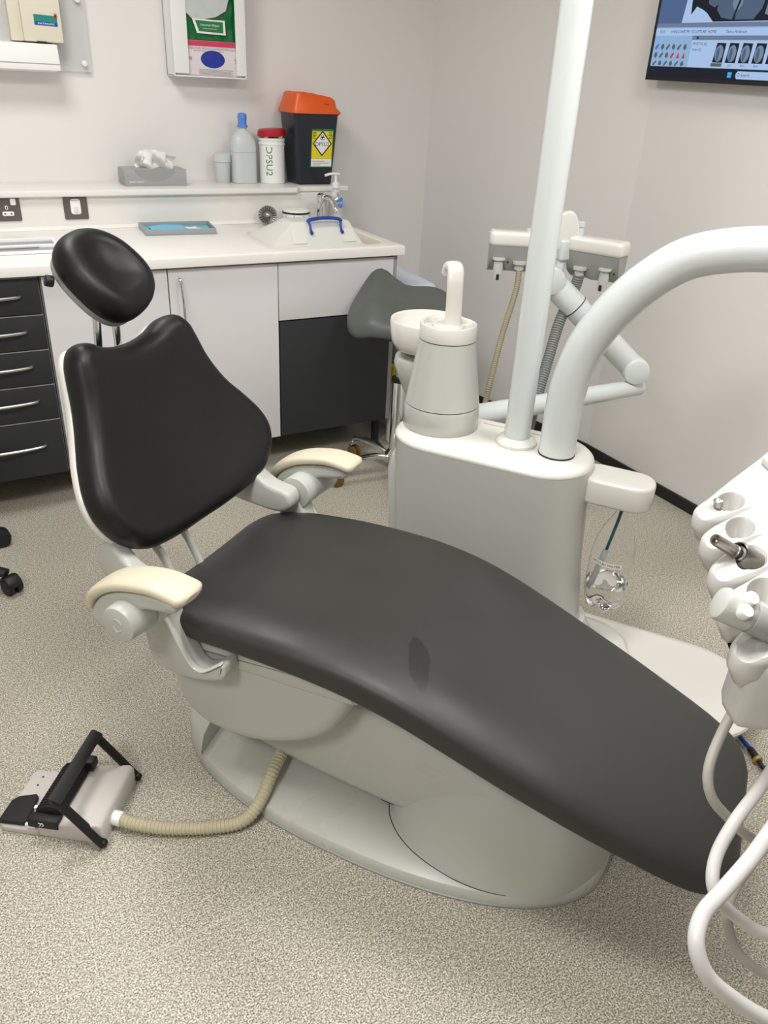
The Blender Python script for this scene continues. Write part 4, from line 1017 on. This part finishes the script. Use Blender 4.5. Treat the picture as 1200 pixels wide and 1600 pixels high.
# water bottle
PBt = Vector((-.185, 1.882, 0))
wb = thing('water_bottle', 'clear distilled-water bottle with teal tube hanging under the white unit arm', 'bottle', (-.185, 1.882, .27), st=True)
bm = NB(); out_ = [(.014, .578), (.014, .560), (.020, .545), (.038, .51), (.052, .465), (.058, .42), (.058, .33)]
n = 40; rings = [[(PBt.x+r*math.cos(2*PI*i/n), PBt.y+r*math.sin(2*PI*i/n), z) for i in range(n)] for r, z in out_]
def pet(z, r, amp): return [(PBt.x+r*(1+amp*math.cos(5*2*PI*i/n))*math.cos(2*PI*i/n), PBt.y+r*(1+amp*math.cos(5*2*PI*i/n))*math.sin(2*PI*i/n), z+ (amp*.06)*math.cos(5*2*PI*i/n+PI)) for i in range(n)]
rings += [pet(.315, .057, 0), pet(.295, .052, .05), pet(.278, .042, .10), pet(.270, .030, .14), pet(.280, .012, .1), pet(.285, .002, 0)]
loft(bm, rings, False, True)
bmesh.ops.recalc_face_normals(bm, faces=bm.faces)
bmesh.ops.solidify(bm, geom=bm.faces[:], thickness=.0012)
part('bottle_body', bm, M_clear, wb, angle=70)
bm = NB(); k_ = .975
rings = [[(PBt.x+.0555*math.cos(2*PI*i/n), PBt.y+.0555*math.sin(2*PI*i/n), .345) for i in range(n)], [(PBt.x+.0555*math.cos(2*PI*i/n), PBt.y+.0555*math.sin(2*PI*i/n), .33) for i in range(n)]]
rings += [[(PBt.x+(x-PBt.x)*.95, PBt.y+(y-PBt.y)*.95, z+.0025) for x, y, z in r_] for r_ in (pet(.315, .057, 0), pet(.295, .052, .05), pet(.279, .042, .10), pet(.273, .030, .14))]
loft(bm, rings); part('water', bm, M_water, wb, 'shallow clear water', angle=70)
bm = NB(); tube(bm, [(PBt.x, PBt.y, .575), (PBt.x-.006, PBt.y-.006, .52), (PBt.x-.018, PBt.y-.012, .44)], .0042, n=10); part('dip_tube', bm, M_teal, wb, 'dark teal dip tube')
bm = NB(); tube(bm, [(PBt.x-.018, PBt.y-.012, .445), (PBt.x-.028, PBt.y-.020, .39), (PBt.x-.040, PBt.y-.026, .325)], .008, n=10); part('tube_filter', bm, M_frost, wb, 'frosted printed filter straw')
wl = NB(); N2 = 14; r_ = .0588
A_ = [[wl.verts.new((PBt.x+r_*math.cos(-2.5+1.55*i/N2), PBt.y+r_*math.sin(-2.5+1.55*i/N2), z)) for i in range(N2+1)] for z in (.418, .432)]
ring_faces(wl, A_[0], A_[1], False)
part('paper_label', wl, M_wht, wb, 'thin white label strip')
def wr(x, y): a = -1.72+x/r_; return Vector((PBt.x+(r_+.0006)*math.cos(a), PBt.y+(r_+.0006)*math.sin(a), .425+y))
text('DISTILLED WATER', .0095, wr, M_ink, wb)

# delivery arm: big bent tube
da = thing('delivery_arm', 'thick white enamelled tube arching right from the dental unit', 'arm', (-.37, 1.845, .69), st=True)
bm = NB()
AP = [(0, .694), (0, .78), (.002, .86), (.016, .94), (.042, 1.010), (.085, 1.080), (.140, 1.145), (.21, 1.200), (.30, 1.228), (.40, 1.240), (.52, 1.244), (.66, 1.244)]
tube(bm, [(-.37+x, 1.845, z) for x, z in AP], .0456, n=40, sub=5); part('arched_tube', bm, M_pipe, da)
bm = NB(); lathe(bm, [(.0464, 0), (.0464, .004)], (-.37, 1.845, .6925), 40); part('base_joint', bm, M_seam, da)
bm = NB(); lathe(bm, [(.05, -.06), (.056, -.055), (.056, .05), (.05, .06)], (.29, 1.845, 1.244), 32); part('elbow', bm, M_plast, da)
bm = NB(); tube(bm, [(.29, 1.845, 1.17), (.31, 1.55, 1.15), (.33, 1.25, 1.13)], .035, n=24); part('forearm', bm, M_pipe, da)

# suction arm and holder behind the unit (world frame)
sa = thing('suction_arm', 'white jointed arm with two-winged suction holder in front of the right wall', 'arm', (1.25, 1.75, .5))
pL, pR = Vector((1.19, 1.765, .645)), Vector((1.985, 1.80, .632))
bm = NB(); cyl(bm, pL, pR+(pR-pL).normalized()*.03, .034, .028, n=32, bev=.006); part('lower_tube', bm, M_pipe, sa)
E1 = Vector((2.0, 1.80, .715)); E2 = Vector((1.69, 1.90, 1.015))
E1 = Vector((1.975, 1.810, .700)); E2 = Vector((1.735, 1.985, .950))
dE = (E2-E1).normalized()
bm = NB(); cyl(bm, E1-dE*.015, E2+dE*.01, .040, .042, n=32, bev=.008); part('upper_tube', bm, M_pipe, sa)
bm = NB(); cyl(bm, E2-dE*.10, E2-dE*.097, .0425, n=32); part('tube_joint', bm, M_seam, sa)
vn = Vector((-.507, -.862, 0))
for c_, rr in ((E1-dE*.005, .043), (E2+dE*.02+Vector((0, 0, .005)), .043)):
    bm = NB(); cyl(bm, c_-vn*.036, c_+vn*.046, rr, n=32, bev=.01); kn = part('knuckle', bm, M_pipe, sa)
    bm = NB(); cyl(bm, c_+vn*.0455+Vector((.004, 0, -.006)), c_+vn*.0468+Vector((.004, 0, -.006)), .004, n=10); part('screw_hole', bm, M_ink, kn)
bm = NB(); cyl(bm, (1.988, 1.805, .63), (1.995, 1.815, .70), .020, n=20); part('elbow_pin', bm, M_pipe, sa)
MC = Vector((1.785, 2.03, 0))
bm = NB(); cyl(bm, (MC.x-.015, MC.y-.01, .95), (MC.x, MC.y, 1.07), .017, n=20); part('mast_pin', bm, M_pipe, sa)
bm = NB(); prism(bm, rrect(-.028, .028, -.02, .02, .012), 1.02, 1.085, .008, T=lambda x, y, z: (MC.x+x, MC.y+y-.01, z)); part('mast_collar', bm, M_pipe, sa)
# central fin
bm = NB(); prism(bm, closed_smooth([(-.045, 1.055), (-.045, 1.11), (-.03, 1.155), (0, 1.172), (.025, 1.158), (.040, 1.115), (.042, 1.06)], 4), -.016, .016, .008, T=lambda x, z, y: Vector((MC.x, MC.y, 0))+Vector((.862, -.507, 0))*x+Vector((-.507, -.862, 0))*(y+.01)+Vector((0, 0, z))); part('central_fin', bm, M_plast, sa)
def wing(P0, P1, socks, hosepos):
    P0 = Vector(P0); P1 = Vector(P1); d = (P1-P0).normalized(); L = (P1-P0).length; n_ = Vector((d.y, -d.x, 0))
    if n_.y > 0: n_ = -n_
    def T(x, y, z): return P0+d*x+n_*y+Vector((0, 0, z))
    bm = NB(); prism(bm, rrect(-.004, L+.004, -.055, .024, .018), 1.052, 1.098, .012, T=T); wg = part('wing_cover', bm, M_plast, sa, 'white wing cover')
    bm = NB()
    prof = [(-.045, 1.054), (.020, 1.054), (.010, .990), (.0, .972), (-.035, .968)]
    loft(bm, [[T(x, y, z if y < 0 or z > 1.05 else z+.018*abs(2*x/L-1)) for y, z in prof] for x in [0, .004]+[L*k/6 for k in range(1, 6)]+[L-.004, L]]); part('wing_underside', bm, M_grey, wg, 'grey sloping underside')
    for x in socks:
        bm = NB(); lathe(bm, [(.020, .045), (.021, .040), (.014, .036), (.016, .012), (.0145, -.022), (.011, -.022), (.011, .0)], n=24, T=lambda a, b, c, x=x: T(x+a, .022+b, .973+c)); hs = part('handpiece_socket', bm, M_satin, wg)
        bm = NB(); box(bm, -.0045, .0045, .006, .017, -.0225, -.004, T=lambda a, b, c, x=x: T(x+a, .022+b, .973+c)); part('socket_slot', bm, M_ink, hs)
        bm = NB(); cyl(bm, T(x+.03, .0178, 1.005), T(x+.03, .0185, 1.005), .0035, n=8); part('screw', bm, M_ink, wg)
    for x in hosepos:
        bm = NB(); lathe(bm, [(.022, .030), (.022, .022), (.015, .018), (.015, .004)], n=24, T=lambda a, b, c, x=x: T(x+a, .020+b, .980+c)); part('hose_collar', bm, M_satin, wg)
    return T
TL = wing((1.583, 2.150, 0), (1.755, 2.050, 0), (.030,), (.098,))
TR = wing((1.800, 2.015, 0), (1.872, 1.850, 0), (.140,), (.055,))
p = TR(.02, -.01, 1.098)
bm = NB(); lathe(bm, [(.015, 0), (.015, .018), (.0125, .020), (.0125, .026), (.015, .028), (.015, .042), (.012, .044), (.001, .044)], p, 20); part('cap_stub', bm, M_pipe, sa)
p = TL(.125, -.01, 1.098)
bm = NB(); lathe(bm, [(.012, 0), (.012, .010), (.001, .012)], p, 16); part('cap_stub', bm, M_pipe, sa)
bm = NB(); corr(bm, [TL(.098, .02, 1.0), (1.640, 2.06, .93), (1.575, 2.02, .80), (1.515, 1.975, .67), (1.49, 1.96, .58)], .0095, pitch=.007); part('suction_hose', bm, M_hose2, sa, 'thin olive-beige ribbed suction hose')
bm = NB(); corr(bm, [TR(.055, .02, .985), (1.800, 1.965, .93), (1.752, 1.955, .84), (1.69, 1.915, .72), (1.625, 1.87, .60), (1.575, 1.83, .50)], .0175, pitch=.008); part('suction_hose', bm, M_ghose, sa, 'thick grey ribbed suction hose')

# ============================================================ INSTRUMENT CONSOLE at the right
co = thing('instrument_console', 'white instrument delivery head with scalloped handpiece rests at right edge', 'console', (1.0, .55, .95))
FX = Vector((-.98, -.19, 0)).normalized(); GX = Vector((-FX.y, FX.x, 0))
if GX.y > 0: GX = -GX                                      # towards the camera
HL = [Vector((.833-.046*k, .558-.053*k, 1.05)) for k in range(-0, 5)]
def add_obj(bm):
    me = bpy.data.meshes.new('tmp'); bmesh.ops.recalc_face_normals(bm, faces=bm.faces); bm.to_mesh(me); bm.free()
    o = bpy.data.objects.new('tmp', me); C.objects.link(o); return o
# lobed plan outline: fingers one behind another
W2 = .0235
plan = []
for k, H in enumerate(HL):
    a = [H+FX*.018-GX*W2*1.02, H+FX*.050-GX*W2*.86, H+FX*.064-GX*W2*.45, H+FX*.067+GX*W2*.15, H+FX*.058+GX*W2*.62, H+FX*.036+GX*W2*.86, H+FX*.0+GX*W2*1.04]
    a = smooth(a, 4)
    if k == 0: a = [H-FX*.17-GX*.050, H-FX*.06-GX*.036]+a
    plan += a
last = HL[-1]
plan += [last+GX*.10-FX*.02, last+GX*.10-FX*.40, Vector((1.42, .62, 1.05)), Vector((1.34, .70, 1.05)), HL[0]-FX*.32-GX*.075]
plan2 = [(q.x, q.y) for q in plan]
bm = NB(); loft(bm, [[(x, y, z) for x, y in inset(plan2, d)] for d, z in ((.015, 1.006), (.010, 1.010), (.001, 1.026), (0, 1.030), (0, 1.043), (.0012, 1.0470), (.0040, 1.050))])
body = add_obj(bm)
cut = []
for k, H in enumerate(HL):
    ax = Vector((.89, .455, 0)).normalized(); bx_ = Vector((-ax.y, ax.x, 0))
    bm = NB(); pr_ = [(.0, 1.012), (.010, 1.014), (.0145, 1.022), (.0152, 1.046), (.0168, 1.051), (.019, 1.06)]
    loft(bm, [[H+ax*r*1.85*math.cos(2*PI*i/36)+bx_*r*math.sin(2*PI*i/36)+Vector((0, 0, z-1.05)) for i in range(36)] for r, z in [(max(r, .0006), z) for r, z in pr_]])
    c_ = add_obj(bm); cut.append(c_)
    md = body.modifiers.new('b', 'BOOLEAN'); md.operation = 'DIFFERENCE'; md.object = c_; md.solver = 'EXACT'
    # shallow trough in front of the hole
    bm = NB(); tube(bm, [H+FX*.005+Vector((0, 0, .012)), H+FX*.04+Vector((0, 0, .010)), H+FX*.09+Vector((0, 0, .009))], .0150, n=28, sub=1)
    c_ = add_obj(bm); cut.append(c_)
    md = body.modifiers.new('b', 'BOOLEAN'); md.operation = 'DIFFERENCE'; md.object = c_; md.solver = 'EXACT'
dg = bpy.context.evaluated_depsgraph_get(); dg.update()
me = bpy.data.meshes.new_from_object(body.evaluated_get(dg)); bm = NB(); bm.from_mesh(me)
for c_ in cut+[body]: bpy.data.objects.remove(c_)
bmesh.ops.dissolve_limit(bm, angle_limit=.01, verts=bm.verts, edges=bm.edges)
M_consol = mat('console_plastic', srgb(196, 194, 189), .3, noise=.01, nscale=5)
part('rest_plate', bm, M_consol, co, 'white plate with five oval handpiece rests', angle=40)
# lower casing and rear cover
bm = NB(); box(bm, .95, 1.38, .42, .66, .955, 1.008, .012, .03)
part('lower_casing', bm, M_grey, co)
q0 = HL[0]-FX*.145-GX*.035; q1 = last-FX*.12+GX*.10
bm = NB(); prism(bm, [(q0.x, q0.y), ((q0-FX*.17-GX*.025).x, (q0-FX*.17-GX*.025).y), (1.36, .60), ((q1-FX*.25).x, (q1-FX*.25).y), (q1.x, q1.y)], 1.0495, 1.062, .004); part('rear_cover', bm, M_consol, co, 'white raised rear cover')
# near end block with grip
bm = NB(); prism(bm, closed_smooth([(.597, .335), (.60, .318), (.66, .285), (.76, .255), (.80, .30), (.74, .36), (.66, .372), (.615, .362)], 3), .960, 1.046, .014); part('end_grip', bm, M_consol, co, 'white end grip block', angle=50)
# handpieces: things resting in the rests
def handpiece(name, label, P, d, prof, m, cat='handpiece', n=28):
    t = thing(name, label, cat, tuple(P)); q = Vector(d).to_track_quat('Z', 'Y')
    for nm, pf, mm in prof:
        bm = NB(); lathe(bm, pf, n=n, T=lambda x, y, z: Vector(P)+q @ Vector((x, y, z))); part(nm, bm, mm, t, angle=40)
    return t, q
A = Vector((.760, .455, 1.033)); Bv = Vector((.690, .468, 1.077))
dd = (Bv-A).normalized(); 
t, q = handpiece('handpiece_coupling', 'brownish worn metal handpiece coupling sticking out of the third rest', A, dd,
    [('collar', [(.001, .0), (.0125, .0), (.0135, .004), (.0140, .038), (.0125, .040), (.0115, .036), (.009, .030), (.001, .029)], M_hpsteel),
     ('grip_ring', [(.006, .028), (.0095, .030), (.0095, .037), (.0075, .039), (.0075, .044), (.008, .046)], M_steel),
     ('spigot', [(.0065, .044), (.0072, .046), (.0068, .080), (.0062, .083), (.0045, .083), (.0045, .076), (.001, .075)], M_hpsteel)], M_hpsteel)
A = HL[0]+FX*.022+Vector((0, 0, -.018)); 
t, q = handpiece('connector_tip', 'small dark metal connector tip sitting in the farthest rest', A, Vector((-.25, .1, 1)).normalized(),
    [('tip', [(.001, 0), (.006, 0), (.006, .012), (.004, .013), (.004, .018), (.0058, .019), (.0058, .027), (.0035, .028), (.001, .026)], M_hpsteel)], M_hpsteel)
# air-water syringe
S0 = Vector((.651, .321, 1.052)); S1 = S0+Vector((-.727, .576, .36))*.08; sd = (S1-S0).normalized()
sy = thing('air_water_syringe', 'grey-white air-water syringe with two round buttons in nearest rest', 'syringe', tuple(S0))
bm = NB(); cyl(bm, S0-sd*.03, S0+sd*.03, .0158, .0145, n=28, bev=.003); part('handle', bm, M_pipe, sy)
bm = NB(); cyl(bm, S0+sd*.030, S0+sd*.058, .0145, .0155, n=28, bev=.001); part('sleeve', bm, M_grey, sy)
bm = NB(); cyl(bm, S0+sd*.057, S0+sd*.092, .0155, .0168, n=28, bev=.0045); part('head', bm, M_satin, sy)
upv = (Vector((-.35, -.3, .9))-sd*sd.dot(Vector((-.35, -.3, .9)))).normalized(); sdv = sd.cross(upv)
for o1, o2 in ((.070, .0075), (.074, -.0085)):
    bm = NB(); c_ = S0+sd*o1+sdv*o2; cyl(bm, c_+upv*.010, c_+upv*.0205, .0068, n=20, bev=.0015); part('button', bm, M_wht, sy)
# instrument tubing (each a loop hanging from the console)
def hosepx(name, label, pts, r, m): 
    bm = NB(); tube(bm, pts, r, n=16, sub=8); return single(name, bm, m, label, 'hose', 'instrument hoses', angle=80)
hosepx('instrument_hose', 'slim grey hose hanging in a short loop before the foot of the leg rest',
  [(.704, .383, .975), (.681, .374, .943), (.649, .366, .902), (.62, .351, .872), (.617, .336, .845), (.637, .32, .817), (.656, .308, .796), (.691, .298, .77), (.743, .277, .75), (.83, .27, .76), (.92, .33, .82), (.98, .42, .96)], .0056, M_whose)
hosepx('instrument_hose', 'white hose looping left across the corner of the leg rest, second from top',
  [(.80, .36, .965), (.721, .323, .919), (.654, .304, .911), (.615, .293, .9), (.575, .283, .89), (.546, .274, .87), (.529, .261, .855), (.531, .249, .838), (.554, .233, .812), (.58, .219, .794), (.627, .201, .78), (.76, .22, .77), (.93, .34, .82), (1.02, .46, .96)], .0062, M_wwhose)
hosepx('instrument_hose', 'thickest white hose making the lowest, widest loop at bottom right',
  [(.80, .31, .965), (.672, .274, .922), (.593, .256, .905), (.551, .246, .892), (.507, .238, .882), (.48, .234, .871), (.463, .222, .858), (.466, .205, .834), (.491, .186, .806), (.52, .168, .783), (.56, .150, .763), (.72, .16, .74), (.95, .33, .80), (1.08, .5, .96)], .0073, M_wwhose)
hosepx('instrument_hose', 'thin pale hose in the inner loop just right of the lowest hose',
  [(.86, .37, .965), (.754, .314, .894), (.67, .286, .856), (.61, .268, .836), (.569, .258, .824), (.549, .246, .808), (.549, .231, .784), (.556, .218, .771), (.58, .205, .75), (.63, .184, .735), (.78, .24, .72), (.98, .38, .80), (1.14, .5, .96)], .0050, M_whose)

# ============================================================ FOOT CONTROL
fc = thing('foot_control', 'grey-white foot control pedal with black strap handle on the floor', 'foot pedal', (.0, 1.37, 0))
e1 = Vector((.813, -.583, 0)); e2 = Vector((.583, .813, 0)); FO = Vector((.073, 1.279, 0))
FT = lambda x, y, z: FO+e1*x+e2*y+Vector((0, 0, z))
M_fc = mat('worn_grey_white_casing', srgb(196, 190, 184), .4, noise=.06, nscale=20)
bm = NB(); prism(bm, [(0, 0.0), (0, .052), (-.010, .060), (-.150, .034), (-.150, .0)], 0, .178, .005, T=lambda x, z, y: FT(x, y, z)); part('casing', bm, M_fc, fc, angle=50)
bm = NB(); prism(bm, rrect(-.243, -.146, .0, .165, .014), 0, .016, .003, T=FT); part('toe_plate', bm, M_fc, fc)
for y in (.12, .145):
    bm = NB(); cyl(bm, FT(-.215, y, .0158), FT(-.215, y, .0168), .0025, n=8); part('screw', bm, M_ink, fc)
bm = NB(); prism(bm, [(-.243, .004), (-.186, .006), (-.181, .012), (-.190, .080), (-.197, .086), (-.232, .074), (-.243, .060)], .018, .030, .003, T=FT); pd = part('side_pedal', bm, M_rubber, fc, 'square black rubber pedal')
bm = NB(); box(bm, -.182, -.160, .005, .012, .012, .026, T=FT); box(bm, -.186, -.165, .050, .058, .012, .026, T=FT); part('pedal_hinge', bm, M_wht, pd)
prof = [(-.166, .032), (-.163, .050), (-.150, .066), (-.128, .074), (-.108, .070), (-.100, .052), (-.104, .036)]
bm = NB(); prism(bm, prof, .022, .155, .003, T=lambda x, z, y: FT(x, y, z)); cp = part('centre_pedal', bm, M_rubber, fc, 'ribbed black rocker pedal')
for k in range(16):
    y = .027+.008*k
    bm = NB(); prism(bm, [(-.1645, .051), (-.151, .0675), (-.128, .0760), (-.108, .0715), (-.108, .0695), (-.128, .0735), (-.150, .0655), (-.163, .050)], y, y+.004, T=lambda x, z, y_: FT(x, y_, z)); part('tread_rib', bm, M_black, cp)
bm = NB(); box(bm, -.168, -.100, -.003, .020, .030, .055, .003, T=FT); sk = part('pedal_end_block', bm, M_black, fc)
bm = NB()
for a0, dx in ((0, 0), (1, .006)):
    tube(bm, [FT(-.141+dx+.003*math.cos(q), -.0035, .043+.0045*math.sin(q)+.0) for q in (2.2, 1.2, .3, -.6, -1.6)], .001, n=5, sub=2)
part('white_mark', bm, M_wht, sk)
bm = NB(); box(bm, -.128, -.088, .150, .176, .050, .078, .004, T=FT); part('pedal_stop', bm, M_black, fc)
SW = lambda pts: [FT(*p) for p in pts]
bm = NB(); sweep(bm, SW([(.002, -.006, .012), (-.012, -.006, .030), (-.045, -.006, .075), (-.088, -.006, .132)]), .0115, .0045, side=e2, n=12, sub=3); part('strap_side', bm, M_black, fc)
bm = NB(); sweep(bm, SW([(.002, .184, .012), (-.012, .184, .030), (-.045, .184, .075), (-.088, .184, .132)]), .0115, .0045, side=e2, n=12, sub=3); part('strap_side', bm, M_black, fc)
bm = NB(); sweep(bm, SW([(-.088, -.014, .134), (-.088, .05, .134), (-.088, .12, .134), (-.088, .192, .134)]), .0145, .0055, side=Vector((e1.x, e1.y, -.4)).normalized(), n=12, sub=3); part('strap_crossbar', bm, M_black, fc)
bm = NB(); cyl(bm, FT(.002, -.012, .014), FT(.002, .002, .014), .0085, n=16, bev=.002); part('strap_pivot', bm, M_black, fc)
bm = NB(); cyl(bm, FT(.002, .178, .014), FT(.002, .191, .014), .0085, n=16, bev=.002); part('strap_pivot', bm, M_black, fc)
bm = NB(); cyl(bm, FT(-.004, .055, .026), FT(.022, .052, .026), .0165, n=20, bev=.003); part('hose_boot', bm, M_wht, fc)
bm = NB(); corr(bm, [FT(.020, .052, .026), FT(.05, .047, .024), (.203, 1.249, .018), (.293, 1.207, .018), (.36, 1.190, .022), (.405, 1.200, .050), (.450, 1.235, .086), (.500, 1.285, .098), (.54, 1.32, .13), (.575, 1.345, .19)], .0145, .13, .0085); part('ribbed_hose', bm, M_hose, fc, 'beige ribbed hose running under the chair')

# ============================================================ STOOLS
ss = thing('saddle_stool', 'grey-green saddle stool on chrome column and castors behind the unit', 'stool', (1.555, 2.635, 0))
HB = Vector((1.555, 2.635, 0))
bm = NB(); lathe(bm, [(.030, .075), (.042, .085), (.042, .115), (.030, .13), (.026, .135), (.026, .44), (.024, .443)], HB, 32); part('column', bm, M_chrome, ss)
bm = NB(); lathe(bm, [(.0275, .432), (.0285, .436), (.0285, .452), (.018, .455)], HB, 28); part('column_collar', bm, M_black, ss)
bm = NB(); lathe(bm, [(.016, .45), (.016, .70)], HB, 24); part('gas_piston', bm, M_steel, ss)
for k, a in enumerate((176, 104, 32, -40, -112)):
    a = math.radians(a); d = Vector((math.cos(a), math.sin(a), 0)); sdv_ = Vector((-d.y, d.x, 0))
    bm = NB(); sweep(bm, [HB+d*.03+Vector((0, 0, .10)), HB+d*.10+Vector((0, 0, .112)), HB+d*.19+Vector((0, 0, .108)), HB+d*.25+Vector((0, 0, .096)), HB+d*.272+Vector((0, 0, .072))], .015, .010, side=sdv_, n=14, taper=lambda f: 1.25-.45*f); lg = part('leg', bm, M_chrome, ss)
    cpt = HB+d*.262
    bm = NB()
    for o_ in (-.012, .012): cyl(bm, cpt+sdv_*(o_-.006)+Vector((0, 0, .027)), cpt+sdv_*(o_+.006)+Vector((0, 0, .027)), .0265, n=22, bev=.003)
    part('castor', bm, M_wheel, ss, 'brown twin-wheel castor')
    bm = NB(); sweep(bm, [cpt+Vector((0, 0, .073)), cpt+Vector((0, 0, .062)), cpt+d*.012+Vector((0, 0, .058)), cpt+d*.026+Vector((0, 0, .040))], .022, .004, side=sdv_, n=10); part('castor_fork', bm, M_steel, ss)
# saddle seat
ea = Vector((.90, -.43, 0)).normalized(); eb = Vector((.43, .90, 0)).normalized()
def SD(u_, v_, lo=0):   # u_ along picture right, v_ away; both -1..1
    a = (.235 if u_ < 0 else .185)*u_; b = .17*v_
    ridge = .085*math.exp(-((u_+.45)/.34)**2)*(.65+.35*v_)      # raised pommel
    wingr = .028*max(0, u_+.1)**.8
    droop = -.060*max(0, -v_-.1)**1.6*max(0, min(1, .45-u_*1.1))-.16*max(0, -u_-.60)**1.3-.02*max(0, u_-.6)
    z = .734+ridge+wingr+droop+.03*v_
    return HB+Vector((.03, .02, 0))+ea*a+eb*b+Vector((0, 0, z-lo))
n = 56; rings = []
def rg(k, lo, ex=2.7): 
    R = []
    for i in range(n):
        q = 2*PI*i/n; c, s_ = math.cos(q), math.sin(q)
        R.append(SD(k*math.copysign(abs(c)**(2/ex), c), k*math.copysign(abs(s_)**(2/ex), s_), lo))
    return R
bm = NB(); loft(bm, [rg(k, .0) for k in (.02, .15, .3, .45, .6, .75, .87, .94)]+[rg(.975, .006), rg(1., .020), rg(1.0, .035), rg(.97, .048), rg(.9, .055), rg(.5, .055), rg(.1, .05)]); part('saddle_seat', bm, M_saddle, ss, 'grey-green vinyl saddle seat', angle=80)
bm = NB(); loft(bm, [rg(.93, .052), rg(.90, .066), rg(.6, .075), rg(.1, .075)]); part('seat_pan', bm, M_black, ss, angle=80)
bm = NB(); lathe(bm, [(.02, .60), (.05, .66), (.09, .675), (.10, .69)], HB, 24); part('tilt_mechanism', bm, M_black, ss)

os_ = thing('operator_stool', 'black five-star stool base with castors showing at the left edge', 'stool', (-.215, 2.54, 0))
HB2 = Vector((-.215, 2.54, 0))
bm = NB(); lathe(bm, [(.03, .07), (.04, .08), (.04, .11), (.028, .13), (.026, .34), (.016, .345), (.016, .50)], HB2, 24); part('column', bm, M_black, os_)
bm = NB(); lathe(bm, [(.001, .50), (.15, .50), (.17, .51), (.172, .545), (.155, .565), (.001, .57)], HB2, 36); part('seat', bm, M_black, os_)
for a in (36, -36, 108, 180, -108):
    a = math.radians(a); d = Vector((math.cos(a), math.sin(a), 0)); sdv_ = Vector((-d.y, d.x, 0))
    bm = NB(); sweep(bm, [HB2+d*.03+Vector((0, 0, .095)), HB2+d*.15+Vector((0, 0, .09)), HB2+d*.265+Vector((0, 0, .072))], .018, .011, side=sdv_, n=12); part('leg', bm, M_black, os_)
    cpt = HB2+d*.275; wa = sdv_.lerp(d, .35).normalized()
    bm = NB()
    for o_ in (-.015, .015): cyl(bm, cpt+wa*(o_-.010)+Vector((0, 0, .029)), cpt+wa*(o_+.010)+Vector((0, 0, .029)), .029, n=24, bev=.005)
    cs = part('castor', bm, M_black, os_)
    bm = NB(); cyl(bm, cpt-wa*.024+Vector((0, 0, .033)), cpt+wa*.024+Vector((0, 0, .033)), .0315, n=24, bev=.006)
    bmesh.ops.bisect_plane(bm, geom=bm.verts[:]+bm.edges[:]+bm.faces[:], plane_co=cpt+Vector((0, 0, .034)), plane_no=(0, 0, -1), clear_outer=True)
    part('castor_hood', bm, M_black, cs)

# loose air line on the floor by the unit's end
al = thing('air_line', 'short blue air hose with black and brass coupling on floor beside the unit', 'hose', (1.61, .80, 0))
bm = NB(); tube(bm, [(1.645, .90, .012), (1.630, .855, .012), (1.622, .828, .014)], .006, n=10); part('blue_hose', bm, M_royal, al)
bm = NB(); cyl(bm, (1.622, .830, .014), (1.609, .798, .014), .009, n=14, bev=.002); part('coupling', bm, M_black, al)
bm = NB(); cyl(bm, (1.609, .798, .014), (1.606, .790, .014), .0125, n=16, bev=.001); part('brass_ring', bm, mat('brass_ring', srgb(186, 168, 80), .35, .5, noise=.05), al)
bm = NB(); tube(bm, [(1.606, .790, .014), (1.60, .765, .012), (1.62, .72, .010), (1.68, .66, .010), (1.8, .62, .010)], .0065, n=10); part('black_hose', bm, M_black, al)
